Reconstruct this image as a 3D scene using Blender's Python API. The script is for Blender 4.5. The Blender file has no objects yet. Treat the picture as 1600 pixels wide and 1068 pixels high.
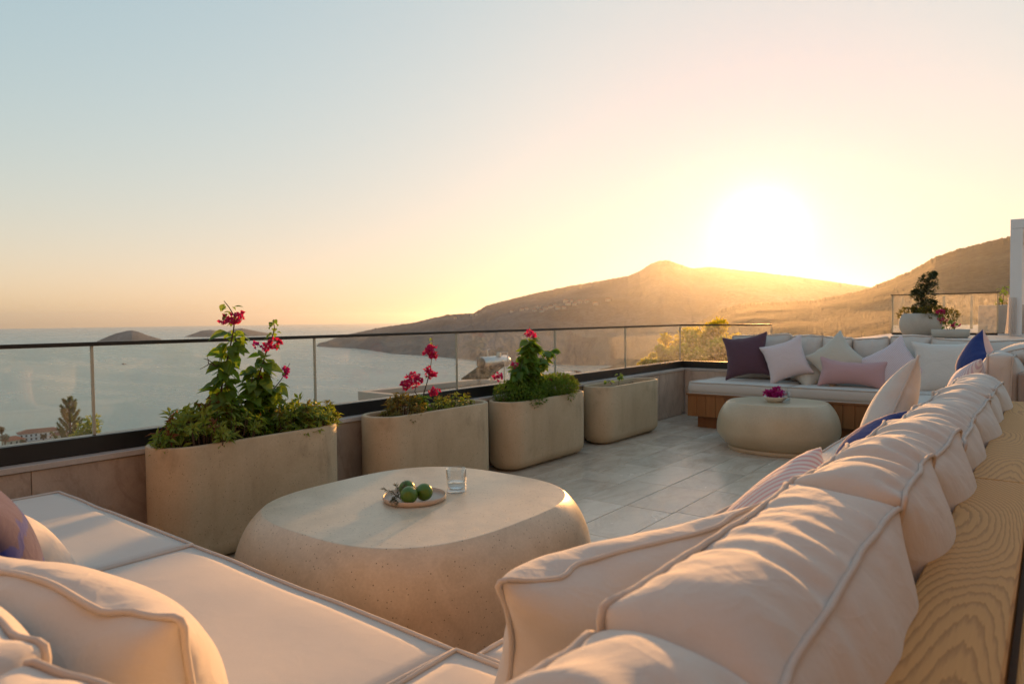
import bpy, math, random
import numpy as np
from mathutils import Vector, Matrix
R = math.radians
rnd = random.Random(7)
rng = np.random.default_rng(7)
sc = bpy.context.scene
C = sc.collection

# ------------------------------------------------------------------ camera, sky, sun, exposure
EYE = np.array([0.0, 0.0, 1.15])
YAW, PITCH, ROLL, FPX = R(38.5), R(1.9), R(0.65), 1066.7
_f = np.array([-math.sin(YAW)*math.cos(PITCH), math.cos(YAW)*math.cos(PITCH), -math.sin(PITCH)])
_r0 = np.array([math.cos(YAW), math.sin(YAW), 0.0]); _u0 = np.cross(_r0, _f)
_r = _r0*math.cos(ROLL) - _u0*math.sin(ROLL); _u = _u0*math.cos(ROLL) + _r0*math.sin(ROLL)
cam = bpy.data.cameras.new('camera'); cam_o = bpy.data.objects.new('camera', cam); C.objects.link(cam_o)
cam_o.matrix_world = Matrix(((_r[0], _u[0], -_f[0], EYE[0]), (_r[1], _u[1], -_f[1], EYE[1]), (_r[2], _u[2], -_f[2], EYE[2]), (0, 0, 0, 1)))
cam.sensor_width = 36; cam.lens = FPX*36/1600; cam.clip_start = 0.05; cam.clip_end = 120000
cam.dof.use_dof = True; cam.dof.focus_distance = 3.2; cam.dof.aperture_fstop = 5.6
sc.camera = cam_o

def ray(px, py):                      # viewing direction through a point of the photograph (1600 px wide)
    return _f + _r*(px-800)/FPX + _u*(534-py)/FPX
def at(px, py, axis, val):            # where that line of sight meets the plane axis = val
    d = ray(px, py); t = (val-EYE[axis])/d[axis]; return EYE + t*d

SUN_EL, SUN_AZ = R(6.6), R(-18.55)    # azimuth from +Y towards +X
SUN = np.array([math.sin(SUN_AZ)*math.cos(SUN_EL), math.cos(SUN_AZ)*math.cos(SUN_EL), math.sin(SUN_EL)])
SKY_STRENGTH, SUN_STRENGTH, EXPOSURE = 0.10, 5.0, 0.76
world = bpy.data.worlds.new('World'); sc.world = world; world.use_nodes = True
wt = world.node_tree; bg = wt.nodes['Background']
sky = wt.nodes.new('ShaderNodeTexSky'); sky.sky_type = 'NISHITA'; sky.sun_disc = False
sky.sun_elevation = SUN_EL; sky.sun_rotation = SUN_AZ; sky.altitude = 0; sky.air_density = 1.0; sky.dust_density = 1.0; sky.ozone_density = 1.0
# film-like compression of the sky's range per channel, with the dusty band on the horizon, and the aureole of the low sun
def wmath(op, a, b=0.0, clamp=False):
    n = wt.nodes.new('ShaderNodeMath'); n.operation = op; n.use_clamp = clamp
    for i, x in enumerate((a, b)):
        if isinstance(x, (int, float)): n.inputs[i].default_value = x
        else: wt.links.new(x, n.inputs[i])
    return n.outputs[0]
tc = wt.nodes.new('ShaderNodeTexCoord'); dt = wt.nodes.new('ShaderNodeVectorMath'); dt.operation = 'DOT_PRODUCT'
wt.links.new(tc.outputs['Generated'], dt.inputs[0]); dt.inputs[1].default_value = SUN
cosang = wmath('MAXIMUM', dt.outputs['Value'], 0.0)
sz = wt.nodes.new('ShaderNodeSeparateXYZ'); wt.links.new(tc.outputs['Generated'], sz.inputs[0])
band = wmath('EXPONENT', wmath('MULTIPLY', wmath('MAXIMUM', sz.outputs[2], 0.0), -1/math.sin(R(7))))
dust = wmath('EXPONENT', wmath('MULTIPLY', wmath('MAXIMUM', sz.outputs[2], 0.0), -1/math.sin(R(1.2))))
ss = wt.nodes.new('ShaderNodeSeparateColor'); wt.links.new(sky.outputs[0], ss.inputs[0]); cc = wt.nodes.new('ShaderNodeCombineColor')
SKY_CURVE = [(.61, .195, .42), (.58, .132, .0), (.55, .105, -.36)]      # ceiling, half-way radiance, horizon band
AUREOLE = [(1050, .9, (1.0, .93, .72)), (110, .06, (1.0, .84, .6))]
for k, (a, g, h) in enumerate(SKY_CURVE):
    q = wmath('POWER', wmath('MAXIMUM', wmath('MULTIPLY', ss.outputs[k], .1/g), .002), .90); v = wmath('MULTIPLY', wmath('DIVIDE', q, wmath('ADD', q, 1.0)), a)
    v = wmath('MULTIPLY', v, wmath('EXPONENT', wmath('ADD', wmath('MULTIPLY', band, h), wmath('MULTIPLY', dust, (-.30, -.22, .02)[k])))); v = wmath('MULTIPLY', v, wmath('SUBTRACT', 1.0, wmath('MULTIPLY', wmath('POWER', cosang, 40.0), (.50, .48, .22)[k])))
    for p, s, col in AUREOLE: v = wmath('ADD', v, wmath('MULTIPLY', wmath('POWER', cosang, float(p)), s*col[k]))
    wt.links.new(wmath('MULTIPLY', v, 10.0), cc.inputs[k])
wt.links.new(cc.outputs[0], bg.inputs['Color']); bg.inputs['Strength'].default_value = SKY_STRENGTH
sl = bpy.data.lights.new('sun', 'SUN'); sl.energy = SUN_STRENGTH; sl.angle = R(1.0); sl.color = (1.0, .455, .135)
sun_o = bpy.data.objects.new('sun', sl); C.objects.link(sun_o)
sun_o.rotation_euler = Vector(-SUN).to_track_quat('-Z', 'Y').to_euler()
vs_ = sc.view_settings; vs_.view_transform = 'Standard'; vs_.look = 'None'; vs_.exposure = EXPOSURE; vs_.gamma = 1.0; vs_.use_curve_mapping = False
sc.render.engine = 'CYCLES'
cy = sc.cycles; cy.use_denoising = True; cy.max_bounces = 6; cy.diffuse_bounces = 3; cy.glossy_bounces = 3; cy.transmission_bounces = 6; cy.transparent_max_bounces = 16; cy.volume_bounces = 0
cy.caustics_reflective = False; cy.caustics_refractive = False; cy.sample_clamp_indirect = 6

# ------------------------------------------------------------------ helpers
def setprops(o, label=None, cat=None, group=None, kind=None):
    for k, v in (('label', label), ('category', cat), ('group', group), ('kind', kind)):
        if v: o[k] = v
    return o
def mesh(name, V, F, mat=None, smooth=True):
    me = bpy.data.meshes.new(name)
    V = V.tolist() if isinstance(V, np.ndarray) else V
    F = F.tolist() if isinstance(F, np.ndarray) else F
    me.from_pydata(V, [], F); me.update()
    if smooth: me.shade_smooth()
    if mat: me.materials.append(mat)
    return me
def obj(name, me, parent=None, loc=(0, 0, 0), rot=(0, 0, 0), **kw):
    o = bpy.data.objects.new(name, me); C.objects.link(o)
    if parent: o.parent = parent
    o.location = loc; o.rotation_euler = rot
    return setprops(o, **kw)
def thing(name, loc=(0, 0, 0), rotz=0.0, **kw): return obj(name, None, None, loc, (0, 0, rotz), **kw)
class MB:
    def __init__(s): s.V = []; s.F = []
    def add(s, V, F):
        n = len(s.V); s.V += [tuple(v) for v in V]; s.F += [tuple(i+n for i in f) for f in F]; return s
    def box(s, x0, x1, y0, y1, z0, z1, b=0.0):
        if b <= 0:
            return s.add([(x0,y0,z0),(x1,y0,z0),(x1,y1,z0),(x0,y1,z0),(x0,y0,z1),(x1,y0,z1),(x1,y1,z1),(x0,y1,z1)],
                         [(0,3,2,1),(4,5,6,7),(0,1,5,4),(1,2,6,5),(2,3,7,6),(3,0,4,7)])
        V = []; idx = {}
        for ix, x in enumerate((x0, x1)):
            for iy, y in enumerate((y0, y1)):
                for iz, z in enumerate((z0, z1)):
                    sx, sy, sz = (1-2*ix)*b, (1-2*iy)*b, (1-2*iz)*b
                    idx[ix,iy,iz] = len(V); V += [(x, y+sy, z+sz), (x+sx, y, z+sz), (x+sx, y+sy, z)]
        I = idx; F = []
        F += [tuple(I[0,a,c_] for a,c_ in ((0,0),(0,1),(1,1),(1,0))), tuple(I[1,a,c_] for a,c_ in ((0,0),(1,0),(1,1),(0,1)))]
        F += [tuple(I[a,0,c_]+1 for a,c_ in ((0,0),(1,0),(1,1),(0,1))), tuple(I[a,1,c_]+1 for a,c_ in ((0,0),(0,1),(1,1),(1,0)))]
        F += [tuple(I[a,c_,0]+2 for a,c_ in ((0,0),(0,1),(1,1),(1,0))), tuple(I[a,c_,1]+2 for a,c_ in ((0,0),(1,0),(1,1),(0,1)))]
        for a in (0, 1):
            for c_ in (0, 1):
                F += [(I[0,a,c_]+1, I[1,a,c_]+1, I[1,a,c_]+2, I[0,a,c_]+2)]
                F += [(I[a,0,c_], I[a,1,c_], I[a,1,c_]+2, I[a,0,c_]+2)]
                F += [(I[a,c_,0], I[a,c_,1], I[a,c_,1]+1, I[a,c_,0]+1)]
        for k in I.values(): F.append((k, k+1, k+2))
        return s.add(V, F)
    def tube(s, P, rad, n=8, cap=True, closed=False):
        P = np.array(P, float); m = len(P)
        rad = np.full(m, rad) if np.isscalar(rad) else np.array(rad)
        T = np.roll(P, -1, 0)-np.roll(P, 1, 0)
        if not closed: T[0] = P[1]-P[0]; T[-1] = P[-1]-P[-2]
        T /= np.linalg.norm(T, axis=1, keepdims=True)+1e-12
        a = np.array([0, 0, 1.0]) if abs(T[0][2]) < .9 else np.array([1.0, 0, 0])
        V = []
        for i in range(m):
            a = a-T[i]*(a@T[i]); a /= np.linalg.norm(a)+1e-12; b = np.cross(T[i], a)
            for k in range(n):
                t = 2*math.pi*k/n; V.append(P[i]+rad[i]*(a*math.cos(t)+b*math.sin(t)))
        F = []
        for i in range(m if closed else m-1):
            j = (i+1) % m
            for k in range(n): F.append((i*n+k, i*n+(k+1) % n, j*n+(k+1) % n, j*n+k))
        if cap and not closed: F.append(tuple(range(n))[::-1]); F.append(tuple((m-1)*n+k for k in range(n)))
        return s.add(V, F)
    def lathe(s, prof, n=32, c=(0, 0, 0), close=False):
        V = []; F = []
        for r, z in prof:
            for k in range(n):
                t = 2*math.pi*k/n; V.append((c[0]+r*math.cos(t), c[1]+r*math.sin(t), c[2]+z))
        m = len(prof)
        for i in range(m if close else m-1):
            j = (i+1) % m
            for k in range(n): F.append((i*n+k, i*n+(k+1) % n, j*n+(k+1) % n, j*n+k))
        if not close: F.append(tuple(range(n))[::-1]); F.append(tuple((m-1)*n+k for k in range(n)))
        return s.add(V, F)
    def mesh(s, name, mat, smooth=False): return mesh(name, s.V, s.F, mat, smooth)
    def build(s, name, mat, parent=None, smooth=False, loc=(0, 0, 0), rot=(0, 0, 0), **kw): return obj(name, s.mesh(name, mat, smooth), parent, loc, rot, **kw)
def lattice_noise(seed, n=64):
    g = np.random.default_rng(seed).uniform(-1, 1, (n, n))
    def f(x, y):
        x = np.asarray(x, float); y = np.asarray(y, float)
        xi = np.floor(x).astype(int); yi = np.floor(y).astype(int); fx = x-xi; fy = y-yi
        fx = fx*fx*(3-2*fx); fy = fy*fy*(3-2*fy)
        a = g[xi % n, yi % n]; b = g[(xi+1) % n, yi % n]; c = g[xi % n, (yi+1) % n]; d = g[(xi+1) % n, (yi+1) % n]
        return (a*(1-fx)+b*fx)*(1-fy)+(c*(1-fx)+d*fx)*fy
    return f
def fbm(f, x, y, o=4):
    s = 0; a = 1.0
    for k in range(o): s = s+a*f(x*2**k+17*k, y*2**k+31*k); a *= .5
    return s

# ------------------------------------------------------------------ materials
class Mat:
    def __init__(s, name):
        s.m = bpy.data.materials.new(name); s.m.use_nodes = True; s.t = s.m.node_tree; s.b = s.t.nodes['Principled BSDF']; s.out = s.t.nodes['Material Output']
    def n(s, typ, **kw):
        n = s.t.nodes.new(typ)
        for k, v in kw.items(): setattr(n, k, v)
        return n
    def l(s, a, b): s.t.links.new(a, b)
    def set(s, **kw):
        for k, v in kw.items():
            i = s.b.inputs[k.replace('_', ' ')]
            i.default_value = (*v, 1) if isinstance(v, tuple) and len(v) == 3 and i.type == 'RGBA' else v
        return s
    def coords(s, kind='Object', scale=(1, 1, 1), rot=(0, 0, 0)):
        tc = s.n('ShaderNodeTexCoord'); mp = s.n('ShaderNodeMapping'); mp.inputs['Scale'].default_value = scale; mp.inputs['Rotation'].default_value = rot
        s.l(tc.outputs[kind], mp.inputs[0]); return mp.outputs[0]
    def world(s, scale=(1, 1, 1)):
        g = s.n('ShaderNodeNewGeometry'); mp = s.n('ShaderNodeMapping'); mp.inputs['Scale'].default_value = scale; s.l(g.outputs['Position'], mp.inputs[0]); return mp.outputs[0]
    def noise(s, vec, scale, detail=4, rough=.55, dist=0.0):
        n = s.n('ShaderNodeTexNoise'); n.inputs['Scale'].default_value = scale; n.inputs['Detail'].default_value = detail; n.inputs['Roughness'].default_value = rough; n.inputs['Distortion'].default_value = dist
        s.l(vec, n.inputs['Vector']); return n.outputs['Fac']
    def ramp(s, fac, stops, interp='LINEAR'):
        r = s.n('ShaderNodeValToRGB'); r.color_ramp.interpolation = interp; e = r.color_ramp.elements
        while len(e) < len(stops): e.new(.5)
        for x, (p, c) in zip(e, stops): x.position = p; x.color = (*c, 1) if len(c) == 3 else c
        s.l(fac, r.inputs[0]); return r.outputs[0]
    def mix(s, fac, a, b, mode='MIX'):
        m = s.n('ShaderNodeMix', data_type='RGBA', blend_type=mode)
        for i, x in ((0, fac), (6, a), (7, b)):
            if isinstance(x, (int, float)): m.inputs[i].default_value = x
            elif isinstance(x, tuple): m.inputs[i].default_value = (*x, 1)
            else: s.l(x, m.inputs[i])
        return m.outputs[2]
    def math(s, op, a, b=0.0, clamp=False):
        n = s.n('ShaderNodeMath', operation=op, use_clamp=clamp)
        for i, x in enumerate((a, b)):
            if isinstance(x, (int, float)): n.inputs[i].default_value = x
            else: s.l(x, n.inputs[i])
        return n.outputs[0]
    def col(s, c): s.l(c, s.b.inputs['Base Color']); return s
    def bump(s, h, strength=.3, dist=.01, prev=None):
        b = s.n('ShaderNodeBump'); b.inputs['Strength'].default_value = strength; b.inputs['Distance'].default_value = dist
        s.l(h, b.inputs['Height'])
        if prev is not None: s.l(prev, b.inputs['Normal'])
        s.l(b.outputs[0], s.b.inputs['Normal']); return b.outputs[0]
    def rand(s):
        return s.n('ShaderNodeObjectInfo').outputs['Random']

def fabric(name, c, c2=None, pattern=None, weave=900, sheen=.25, crease=.22):
    M = Mat(name); v = M.coords()
    n = M.noise(v, 9, 3); base = M.mix(M.math('MULTIPLY', n, .35), c, tuple(x*.80 for x in c)); slub = M.noise(v, 260, 2, .6); base = M.mix(M.math('MULTIPLY', slub, .30), base, tuple(x*.72 for x in c))
    if pattern == 'stripe':
        sx = M.n('ShaderNodeSeparateXYZ'); M.l(v, sx.inputs[0])
        w = M.math('SINE', M.math('MULTIPLY', sx.outputs[0], 2*math.pi/.026)); base = M.mix(M.math('GREATER_THAN', w, .30), base, c2)
    elif pattern == 'pin':
        sx = M.n('ShaderNodeSeparateXYZ'); M.l(v, sx.inputs[0])
        w = M.math('SINE', M.math('MULTIPLY', sx.outputs[0], 2*math.pi/.013)); base = M.mix(M.math('MULTIPLY', M.math('GREATER_THAN', w, .1), .8), base, c2)
    elif pattern == 'dots':
        sx = M.n('ShaderNodeSeparateXYZ'); M.l(v, sx.inputs[0])
        a = M.math('SINE', M.math('MULTIPLY', sx.outputs[0], 2*math.pi/.016)); b = M.math('SINE', M.math('MULTIPLY', sx.outputs[1], 2*math.pi/.016))
        base = M.mix(M.math('MULTIPLY', M.math('GREATER_THAN', M.math('MULTIPLY', a, b), .15), .8), base, c2)
    elif pattern == 'shibori':
        sx = M.n('ShaderNodeSeparateXYZ'); M.l(v, sx.inputs[0])
        nn = M.noise(v, 7, 4, dist=1.2); w = M.math('SINE', M.math('ADD', M.math('MULTIPLY', sx.outputs[1], 46), M.math('MULTIPLY', nn, 9)))
        base = M.mix(M.ramp(w, [(.55, (0,0,0)), (.8, (1,1,1))]), base, c2)
    elif pattern == 'twotone':
        sx = M.n('ShaderNodeSeparateXYZ'); M.l(v, sx.inputs[0]); base = M.mix(M.math('GREATER_THAN', sx.outputs[2], 0.0), base, c2)
    M.col(base).set(Roughness=.92, Sheen_Weight=sheen, Sheen_Roughness=.5)
    M.b.inputs['Specular IOR Level'].default_value = .15
    cr = M.noise(v, 14, 3, .5, .6); b1 = M.bump(cr, crease, .02)
    fo = M.noise(v, 7, 2, .5, 1.2); fold = M.math('POWER', M.math('SUBTRACT', 1.0, M.math('ABSOLUTE', M.math('SUBTRACT', M.math('MULTIPLY', fo, 2.0), 1.0))), 14.0); b1 = M.bump(fold, crease*.3, .012, b1)
    ck = M.n('ShaderNodeTexChecker'); ck.inputs['Scale'].default_value = weave; M.l(v, ck.inputs[0]); M.bump(ck.outputs['Fac'], .12, .001, b1)
    return M.m
CREAM = (.62, .585, .54)
m_cream = fabric('cream_canvas', CREAM)
m_seat = fabric('seat_canvas', CREAM, crease=.035)
m_pipe = fabric('cream_piping', (.58, .53, .48), sheen=.1)
m_plum = fabric('plum_linen', (.115, .06, .085)); m_plum_p = m_plum
m_dots = fabric('dotted_cotton', (.76, .70, .70), (.56, .38, .42), 'dots')
m_oat = fabric('oat_linen', (.60, .56, .48))
m_pink = fabric('dusty_pink', (.56, .35, .36))
m_pin = fabric('pinstripe_cotton', (.76, .71, .72), (.52, .38, .46), 'pin')
m_white = fabric('white_linen', (.70, .68, .64))
m_navy = fabric('navy_linen', (.012, .022, .105))
m_navy2 = fabric('navy_pink_twotone', (.018, .045, .20), (.66, .46, .42), 'twotone')
m_stripe = fabric('pink_stripe', (.72, .67, .65), (.60, .34, .35), 'stripe')
m_shib = fabric('purple_shibori', (.05, .045, .11), (.012, .03, .20), 'shibori')
m_blue = fabric('blue_mattress', (.02, .045, .2))

def stone(name, base, dark, light, scale=3.0, stretch=(1, 1, 1), rough=.55, vein=None, speck=0.0, rand=0.0, bumpk=.12, stains=0.0, veink=1.0, kind='Object'):
    M = Mat(name); g = M.coords(kind, stretch)
    if rand:
        r = M.rand(); cb = M.n('ShaderNodeCombineXYZ'); M.l(M.math('MULTIPLY', r, 37.0), cb.inputs[0]); M.l(M.math('MULTIPLY', r, 91.0), cb.inputs[1])
        ad = M.n('ShaderNodeVectorMath', operation='ADD'); M.l(g, ad.inputs[0]); M.l(cb.outputs[0], ad.inputs[1]); g = ad.outputs[0]
    n1 = M.noise(g, scale, 8, .62, .7); c = M.ramp(n1, [(.28, dark), (.5, base), (.72, light)])
    if vein:
        n2 = M.noise(g, scale*.55, 5, .6, 1.6); vv = M.ramp(n2, [(.46, (0,0,0)), (.5, (1,1,1)), (.54, (0,0,0))]); c = M.mix(M.math('MULTIPLY', vv, .55*veink), c, vein)
        n4 = M.noise(g, scale*1.7, 6, .7, 2.2); c = M.mix(M.math('MULTIPLY', M.ramp(n4, [(.55, (0,0,0)), (.68, (1,1,1))]), .45*veink), c, vein)
    g2 = M.coords(kind)
    fine = M.noise(g2, 110, 3, .6); c = M.mix(.18, c, M.ramp(fine, [(.3, (.35,.32,.28)), (.7, (1,1,1))]), 'MULTIPLY')
    if speck:
        vo = M.n('ShaderNodeTexVoronoi'); vo.inputs['Scale'].default_value = 75; M.l(g2, vo.inputs['Vector'])
        sp = M.math('MULTIPLY', M.math('LESS_THAN', vo.outputs['Distance'], .17), M.math('GREATER_THAN', M.noise(g2, 31, 2), .52)); c = M.mix(M.math('MULTIPLY', sp, speck), c, tuple(x*.25 for x in dark))
    if stains:
        ns = M.noise(M.coords(kind, (1, 1, .6)), 4.3, 5, .6, .5); c = M.mix(M.math('MULTIPLY', M.ramp(ns, [(.60, (0,0,0)), (.74, (1,1,1))]), stains), c, tuple(x*.42 for x in base))
    if stains:
        sk = M.noise(M.coords(kind, (9, 9, .7)), 1.0, 4, .6); c = M.mix(M.math('MULTIPLY', M.ramp(sk, [(.56, (0,0,0)), (.72, (1,1,1))]), .22), c, tuple(x*.55 for x in base))
    if rand: c = M.mix(rand, c, M.ramp(M.rand(), [(0, (.72,.69,.66)), (1, (1.12,1.08,1.04))]), 'MULTIPLY')
    M.col(c); M.l(M.math('ADD', M.math('MULTIPLY', n1, .35), rough-.17), M.b.inputs['Roughness'])
    b1 = M.bump(n1, bumpk, .02); b2 = M.bump(fine, .15, .002, b1)
    if speck: M.bump(sp, .5, -.004, b2)
    return M.m
m_trav = stone('travertine_floor', (.70, .60, .49), (.55, .46, .37), (.78, .69, .58), 3.8, (1, .5, 1), .21, (.46, .35, .25), rand=.6, veink=.5)
m_grout = stone('grout', (.56, .485, .40), (.45, .39, .325), (.58, .51, .43), 12, rough=.85)
m_clad = stone('travertine_cladding', (.54, .435, .355), (.40, .315, .255), (.65, .545, .455), 4.0, (1, 1, .8), .5, (.38, .29, .225), rand=.7)
m_cap = stone('travertine_cap', (.55, .50, .46), (.44, .40, .36), (.64, .60, .56), 3.0, (1, .6, 1), .45, rand=.4)
m_conc = stone('cast_concrete', (.53, .405, .255), (.44, .33, .20), (.60, .475, .315), 2.6, rough=.62, speck=.7, stains=.6, bumpk=.06)
m_table = stone('terrazzo_table', (.60, .51, .375), (.51, .43, .31), (.69, .595, .45), 7.0, rough=.34, speck=.8, bumpk=.07)
m_table2 = stone('terrazzo_table_far', (.57, .46, .31), (.50, .40, .265), (.63, .52, .365), 2.0, rough=.34, speck=.35, bumpk=.04)
m_soil = stone('soil', (.035, .025, .018), (.015, .011, .008), (.075, .055, .04), 22, rough=.95, bumpk=1.0)
def simple(name, c, rough=.5, metal=0.0, vary=.12, **kw):
    M = Mat(name); n = M.noise(M.coords(), 7, 4); M.col(M.mix(M.math('MULTIPLY', n, vary*2), c, tuple(x*.6 for x in c))).set(Roughness=rough, Metallic=metal, **kw); return M.m
m_black = simple('black_aluminium', (.012, .012, .013), .42)
m_rail = simple('dark_rail', (.03, .027, .024), .4, .5)
m_seal = simple('glass_edge', (.50, .47, .36), .25)
m_wpaint = simple('white_paint', (.78, .77, .76), .5)
m_render = simple('white_render', (.70, .66, .62), .9)
m_villa = simple('villa_bounce_render', (.36, .29, .23), .9)
def glassy(name, tint=(.97, .985, .975), dirt=.05, edge=5.0):
    M = Mat(name); t = M.t; t.nodes.remove(M.b)
    tr = M.n('ShaderNodeBsdfTransparent'); tr.inputs[0].default_value = (*tint, 1); gl = M.n('ShaderNodeBsdfGlossy'); gl.inputs['Roughness'].default_value = .02; gl.inputs[0].default_value = (1, 1, 1, 1)
    lw = M.n('ShaderNodeLayerWeight'); lw.inputs[0].default_value = .5; sch = M.math('ADD', M.math('MULTIPLY', M.math('POWER', lw.outputs['Facing'], edge), .96), .04)
    mx = M.n('ShaderNodeMixShader'); M.l(sch, mx.inputs[0]); M.l(tr.outputs[0], mx.inputs[1]); M.l(gl.outputs[0], mx.inputs[2])
    df = M.n('ShaderNodeBsdfTranslucent'); df.inputs[0].default_value = (.8, .78, .72, 1); m2 = M.n('ShaderNodeMixShader')
    w = M.world(); nz = M.noise(w, 26, 6, .75); M.l(M.math('MULTIPLY', M.ramp(nz, [(.42, (.12,.12,.12)), (.72, (1,1,1))]), dirt), m2.inputs[0])
    M.l(mx.outputs[0], m2.inputs[1]); M.l(df.outputs[0], m2.inputs[2]); M.l(m2.outputs[0], M.out.inputs['Surface'])
    return M.m
m_pane = glassy('balustrade_glass'); m_pane_spotted = glassy('water_spotted_glass', dirt=.17)
def leafmat(name, c1, c2, trans=.45, rough=.45):
    M = Mat(name); w = M.world(); n = M.noise(w, 9, 3); n2 = M.noise(w, 60, 2)
    c = M.mix(M.ramp(n, [(.35, (0,0,0)), (.65, (1,1,1))]), c1, c2); c = M.mix(M.math('MULTIPLY', n2, .35), c, tuple(x*.45 for x in c1))
    M.col(c).set(Roughness=rough); tl = M.n('ShaderNodeBsdfTranslucent'); M.l(M.mix(.5, c, (c2[0]*1.4, c2[1]*1.4, c2[2]*.6)), tl.inputs[0])
    mx = M.n('ShaderNodeMixShader'); mx.inputs[0].default_value = trans; M.l(M.b.outputs[0], mx.inputs[1]); M.l(tl.outputs[0], mx.inputs[2]); M.l(mx.outputs[0], M.out.inputs['Surface']); return M.m
m_leaf = leafmat('bougainvillea_leaf', (.085, .19, .022), (.22, .33, .045), .55)
m_shrub = leafmat('shrub_leaf', (.12, .21, .025), (.32, .38, .055))
m_dry = leafmat('yellowing_leaf', (.12, .13, .025), (.24, .19, .04))
m_dense = leafmat('ground_shrub_leaf', (.075, .165, .02), (.20, .29, .04))
m_red = leafmat('red_young_leaf', (.16, .045, .02), (.25, .10, .03))
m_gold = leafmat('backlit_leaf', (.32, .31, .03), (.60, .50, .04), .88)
m_pine = leafmat('pine_needles', (.05, .095, .02), (.12, .17, .035), .45)
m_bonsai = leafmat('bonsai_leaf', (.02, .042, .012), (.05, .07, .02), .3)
m_mag = leafmat('magenta_bract', (.50, .012, .12), (.68, .03, .20), .4, .6)
m_mag2 = leafmat('purple_bract', (.42, .008, .20), (.55, .02, .30), .4, .6)
m_rose = leafmat('rosemary', (.07, .10, .065), (.14, .16, .10), .2)
m_bark = simple('bark', (.10, .065, .04), .9, vary=.4)
def plank(name, c, dark, sc_=(1, 1, 1)):
    M = Mat(name); v = M.coords('Object', sc_); r = M.rand(); cb = M.n('ShaderNodeCombineXYZ'); M.l(M.math('MULTIPLY', r, 13.0), cb.inputs[0]); ad = M.n('ShaderNodeVectorMath', operation='ADD'); M.l(v, ad.inputs[0]); M.l(cb.outputs[0], ad.inputs[1])
    n = M.noise(ad.outputs[0], 6, 5, .6, .4); M.col(M.mix(.6, M.ramp(n, [(.3, dark), (.7, c)]), M.ramp(r, [(0, tuple(x*.7 for x in c)), (1, tuple(min(1, x*1.25) for x in c))]))).set(Roughness=.5); M.bump(n, .15, .004); return M.m
m_iroko = plank('iroko_planks', (.30, .125, .038), (.17, .06, .018), (6, 6, .5))
def ash():
    M = Mat('ash_board'); v = M.coords('Object', (1, 1, 1)); r = M.rand()
    mp = M.n('ShaderNodeMapping'); mp.inputs['Scale'].default_value = (7.0, 1.5, 7.0); M.l(v, mp.inputs[0])
    cb = M.n('ShaderNodeCombineXYZ'); M.l(M.math('MULTIPLY', r, 50.0), cb.inputs[1]); ad = M.n('ShaderNodeVectorMath', operation='ADD'); M.l(mp.outputs[0], ad.inputs[0]); M.l(cb.outputs[0], ad.inputs[1])
    f = M.noise(ad.outputs[0], .55, 1.0, .3, .1)
    ph = M.math('MULTIPLY', f, 64.0); jag = M.noise(M.coords('Object', (70, 5, 70)), 2.2, 3); ph = M.math('ADD', ph, M.math('MULTIPLY', jag, .9))
    fr = M.math('FRACT', ph); line = M.ramp(fr, [(0, (.85,.85,.85)), (.14, (.62,.62,.62)), (.38, (.10,.10,.10)), (.90, (0,0,0)), (1, (.8,.8,.8))])
    fib = M.noise(M.coords('Object', (260, 6, 260)), 1.0, 3); tone = M.noise(M.coords('Object', (5, .8, 5)), 1.0, 2)
    c = M.mix(line, (.64, .345, .115), (.30, .14, .042)); c = M.mix(M.math('MULTIPLY', fib, .35), c, (.34, .19, .065)); c = M.mix(M.math('MULTIPLY', tone, .4), c, (.42, .23, .08))
    M.col(c).set(Roughness=.62); M.b.inputs['Specular IOR Level'].default_value = .25; b = M.bump(line, .25, -.004); M.bump(fib, .2, .002, b); return M.m
m_ash = ash()

# ------------------------------------------------------------------ terrace floor, tile by tile
floor = MB().box(-3.47, .9, -2.0, 7.66, -.30, -.012).build('terrace_floor', m_grout, kind='structure')
tile_me = [MB().box(-.1505, .1505, -.3035, .3035, -.02, 0, .0015).mesh('tile', m_trav) for _ in range(1)]
x0 = -2.05 - .305*4 - .1525 + .305
for i in list(range(9))+list(range(12, 15)):
    cx = -3.4225 + .1525 - .155 + .305*i
    off = rnd.uniform(0, .61)
    y = .3 + off - .61
    while y < 8.0:
        if y - .3 < 7.66 and y+.3 > .2:
            ya, yb = max(y-.3035, -.2), min(y+.3035, 7.655); xa, xb = max(cx-.1505, -3.46), min(cx+.1505, -.55 if i < 9 else 1.2)
            if yb-ya > .05 and xb-xa > .02:
                full = (yb-ya > .6 and xb-xa > .3)
                me = tile_me[0] if full else MB().box(xa-cx, xb-cx, ya-y, yb-y, -.02, 0, .0015).mesh('tile', m_trav)
                obj('tile', me, floor, (cx, y, rnd.uniform(-.0012, .0004)), (0, 0, 0))
        y += .61

# unseen villa walls behind the camera, added for warm bounce and blocking cool sky
villa = MB().box(-4.2, -2.4, -2.9, -2.5, -.3, 5.2).box(-2.4, -.6, -2.9, -2.5, 2.5, 5.2).box(-.6, 1.4, -2.9, -2.5, -.3, 5.2).box(1.4, 4.2, -2.9, -2.5, 2.5, 5.2).box(4.2, 7.0, -2.9, -2.5, -.3, 5.2).box(-2.4, -.6, -3.3, -3.25, -.3, 2.5).box(1.4, 4.2, -3.3, -3.25, -.3, 2.5).box(2.6, 3.0, -2.5, -.4, -.3, 5.2).box(2.6, 3.0, -.4, 1.6, 2.5, 5.2).box(2.6, 3.0, 1.6, 3.4, -.3, 5.2).box(3.3, 3.35, -.4, 1.6, -.3, 2.5).build('villa_bounce_walls', m_villa, kind='structure')
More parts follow.
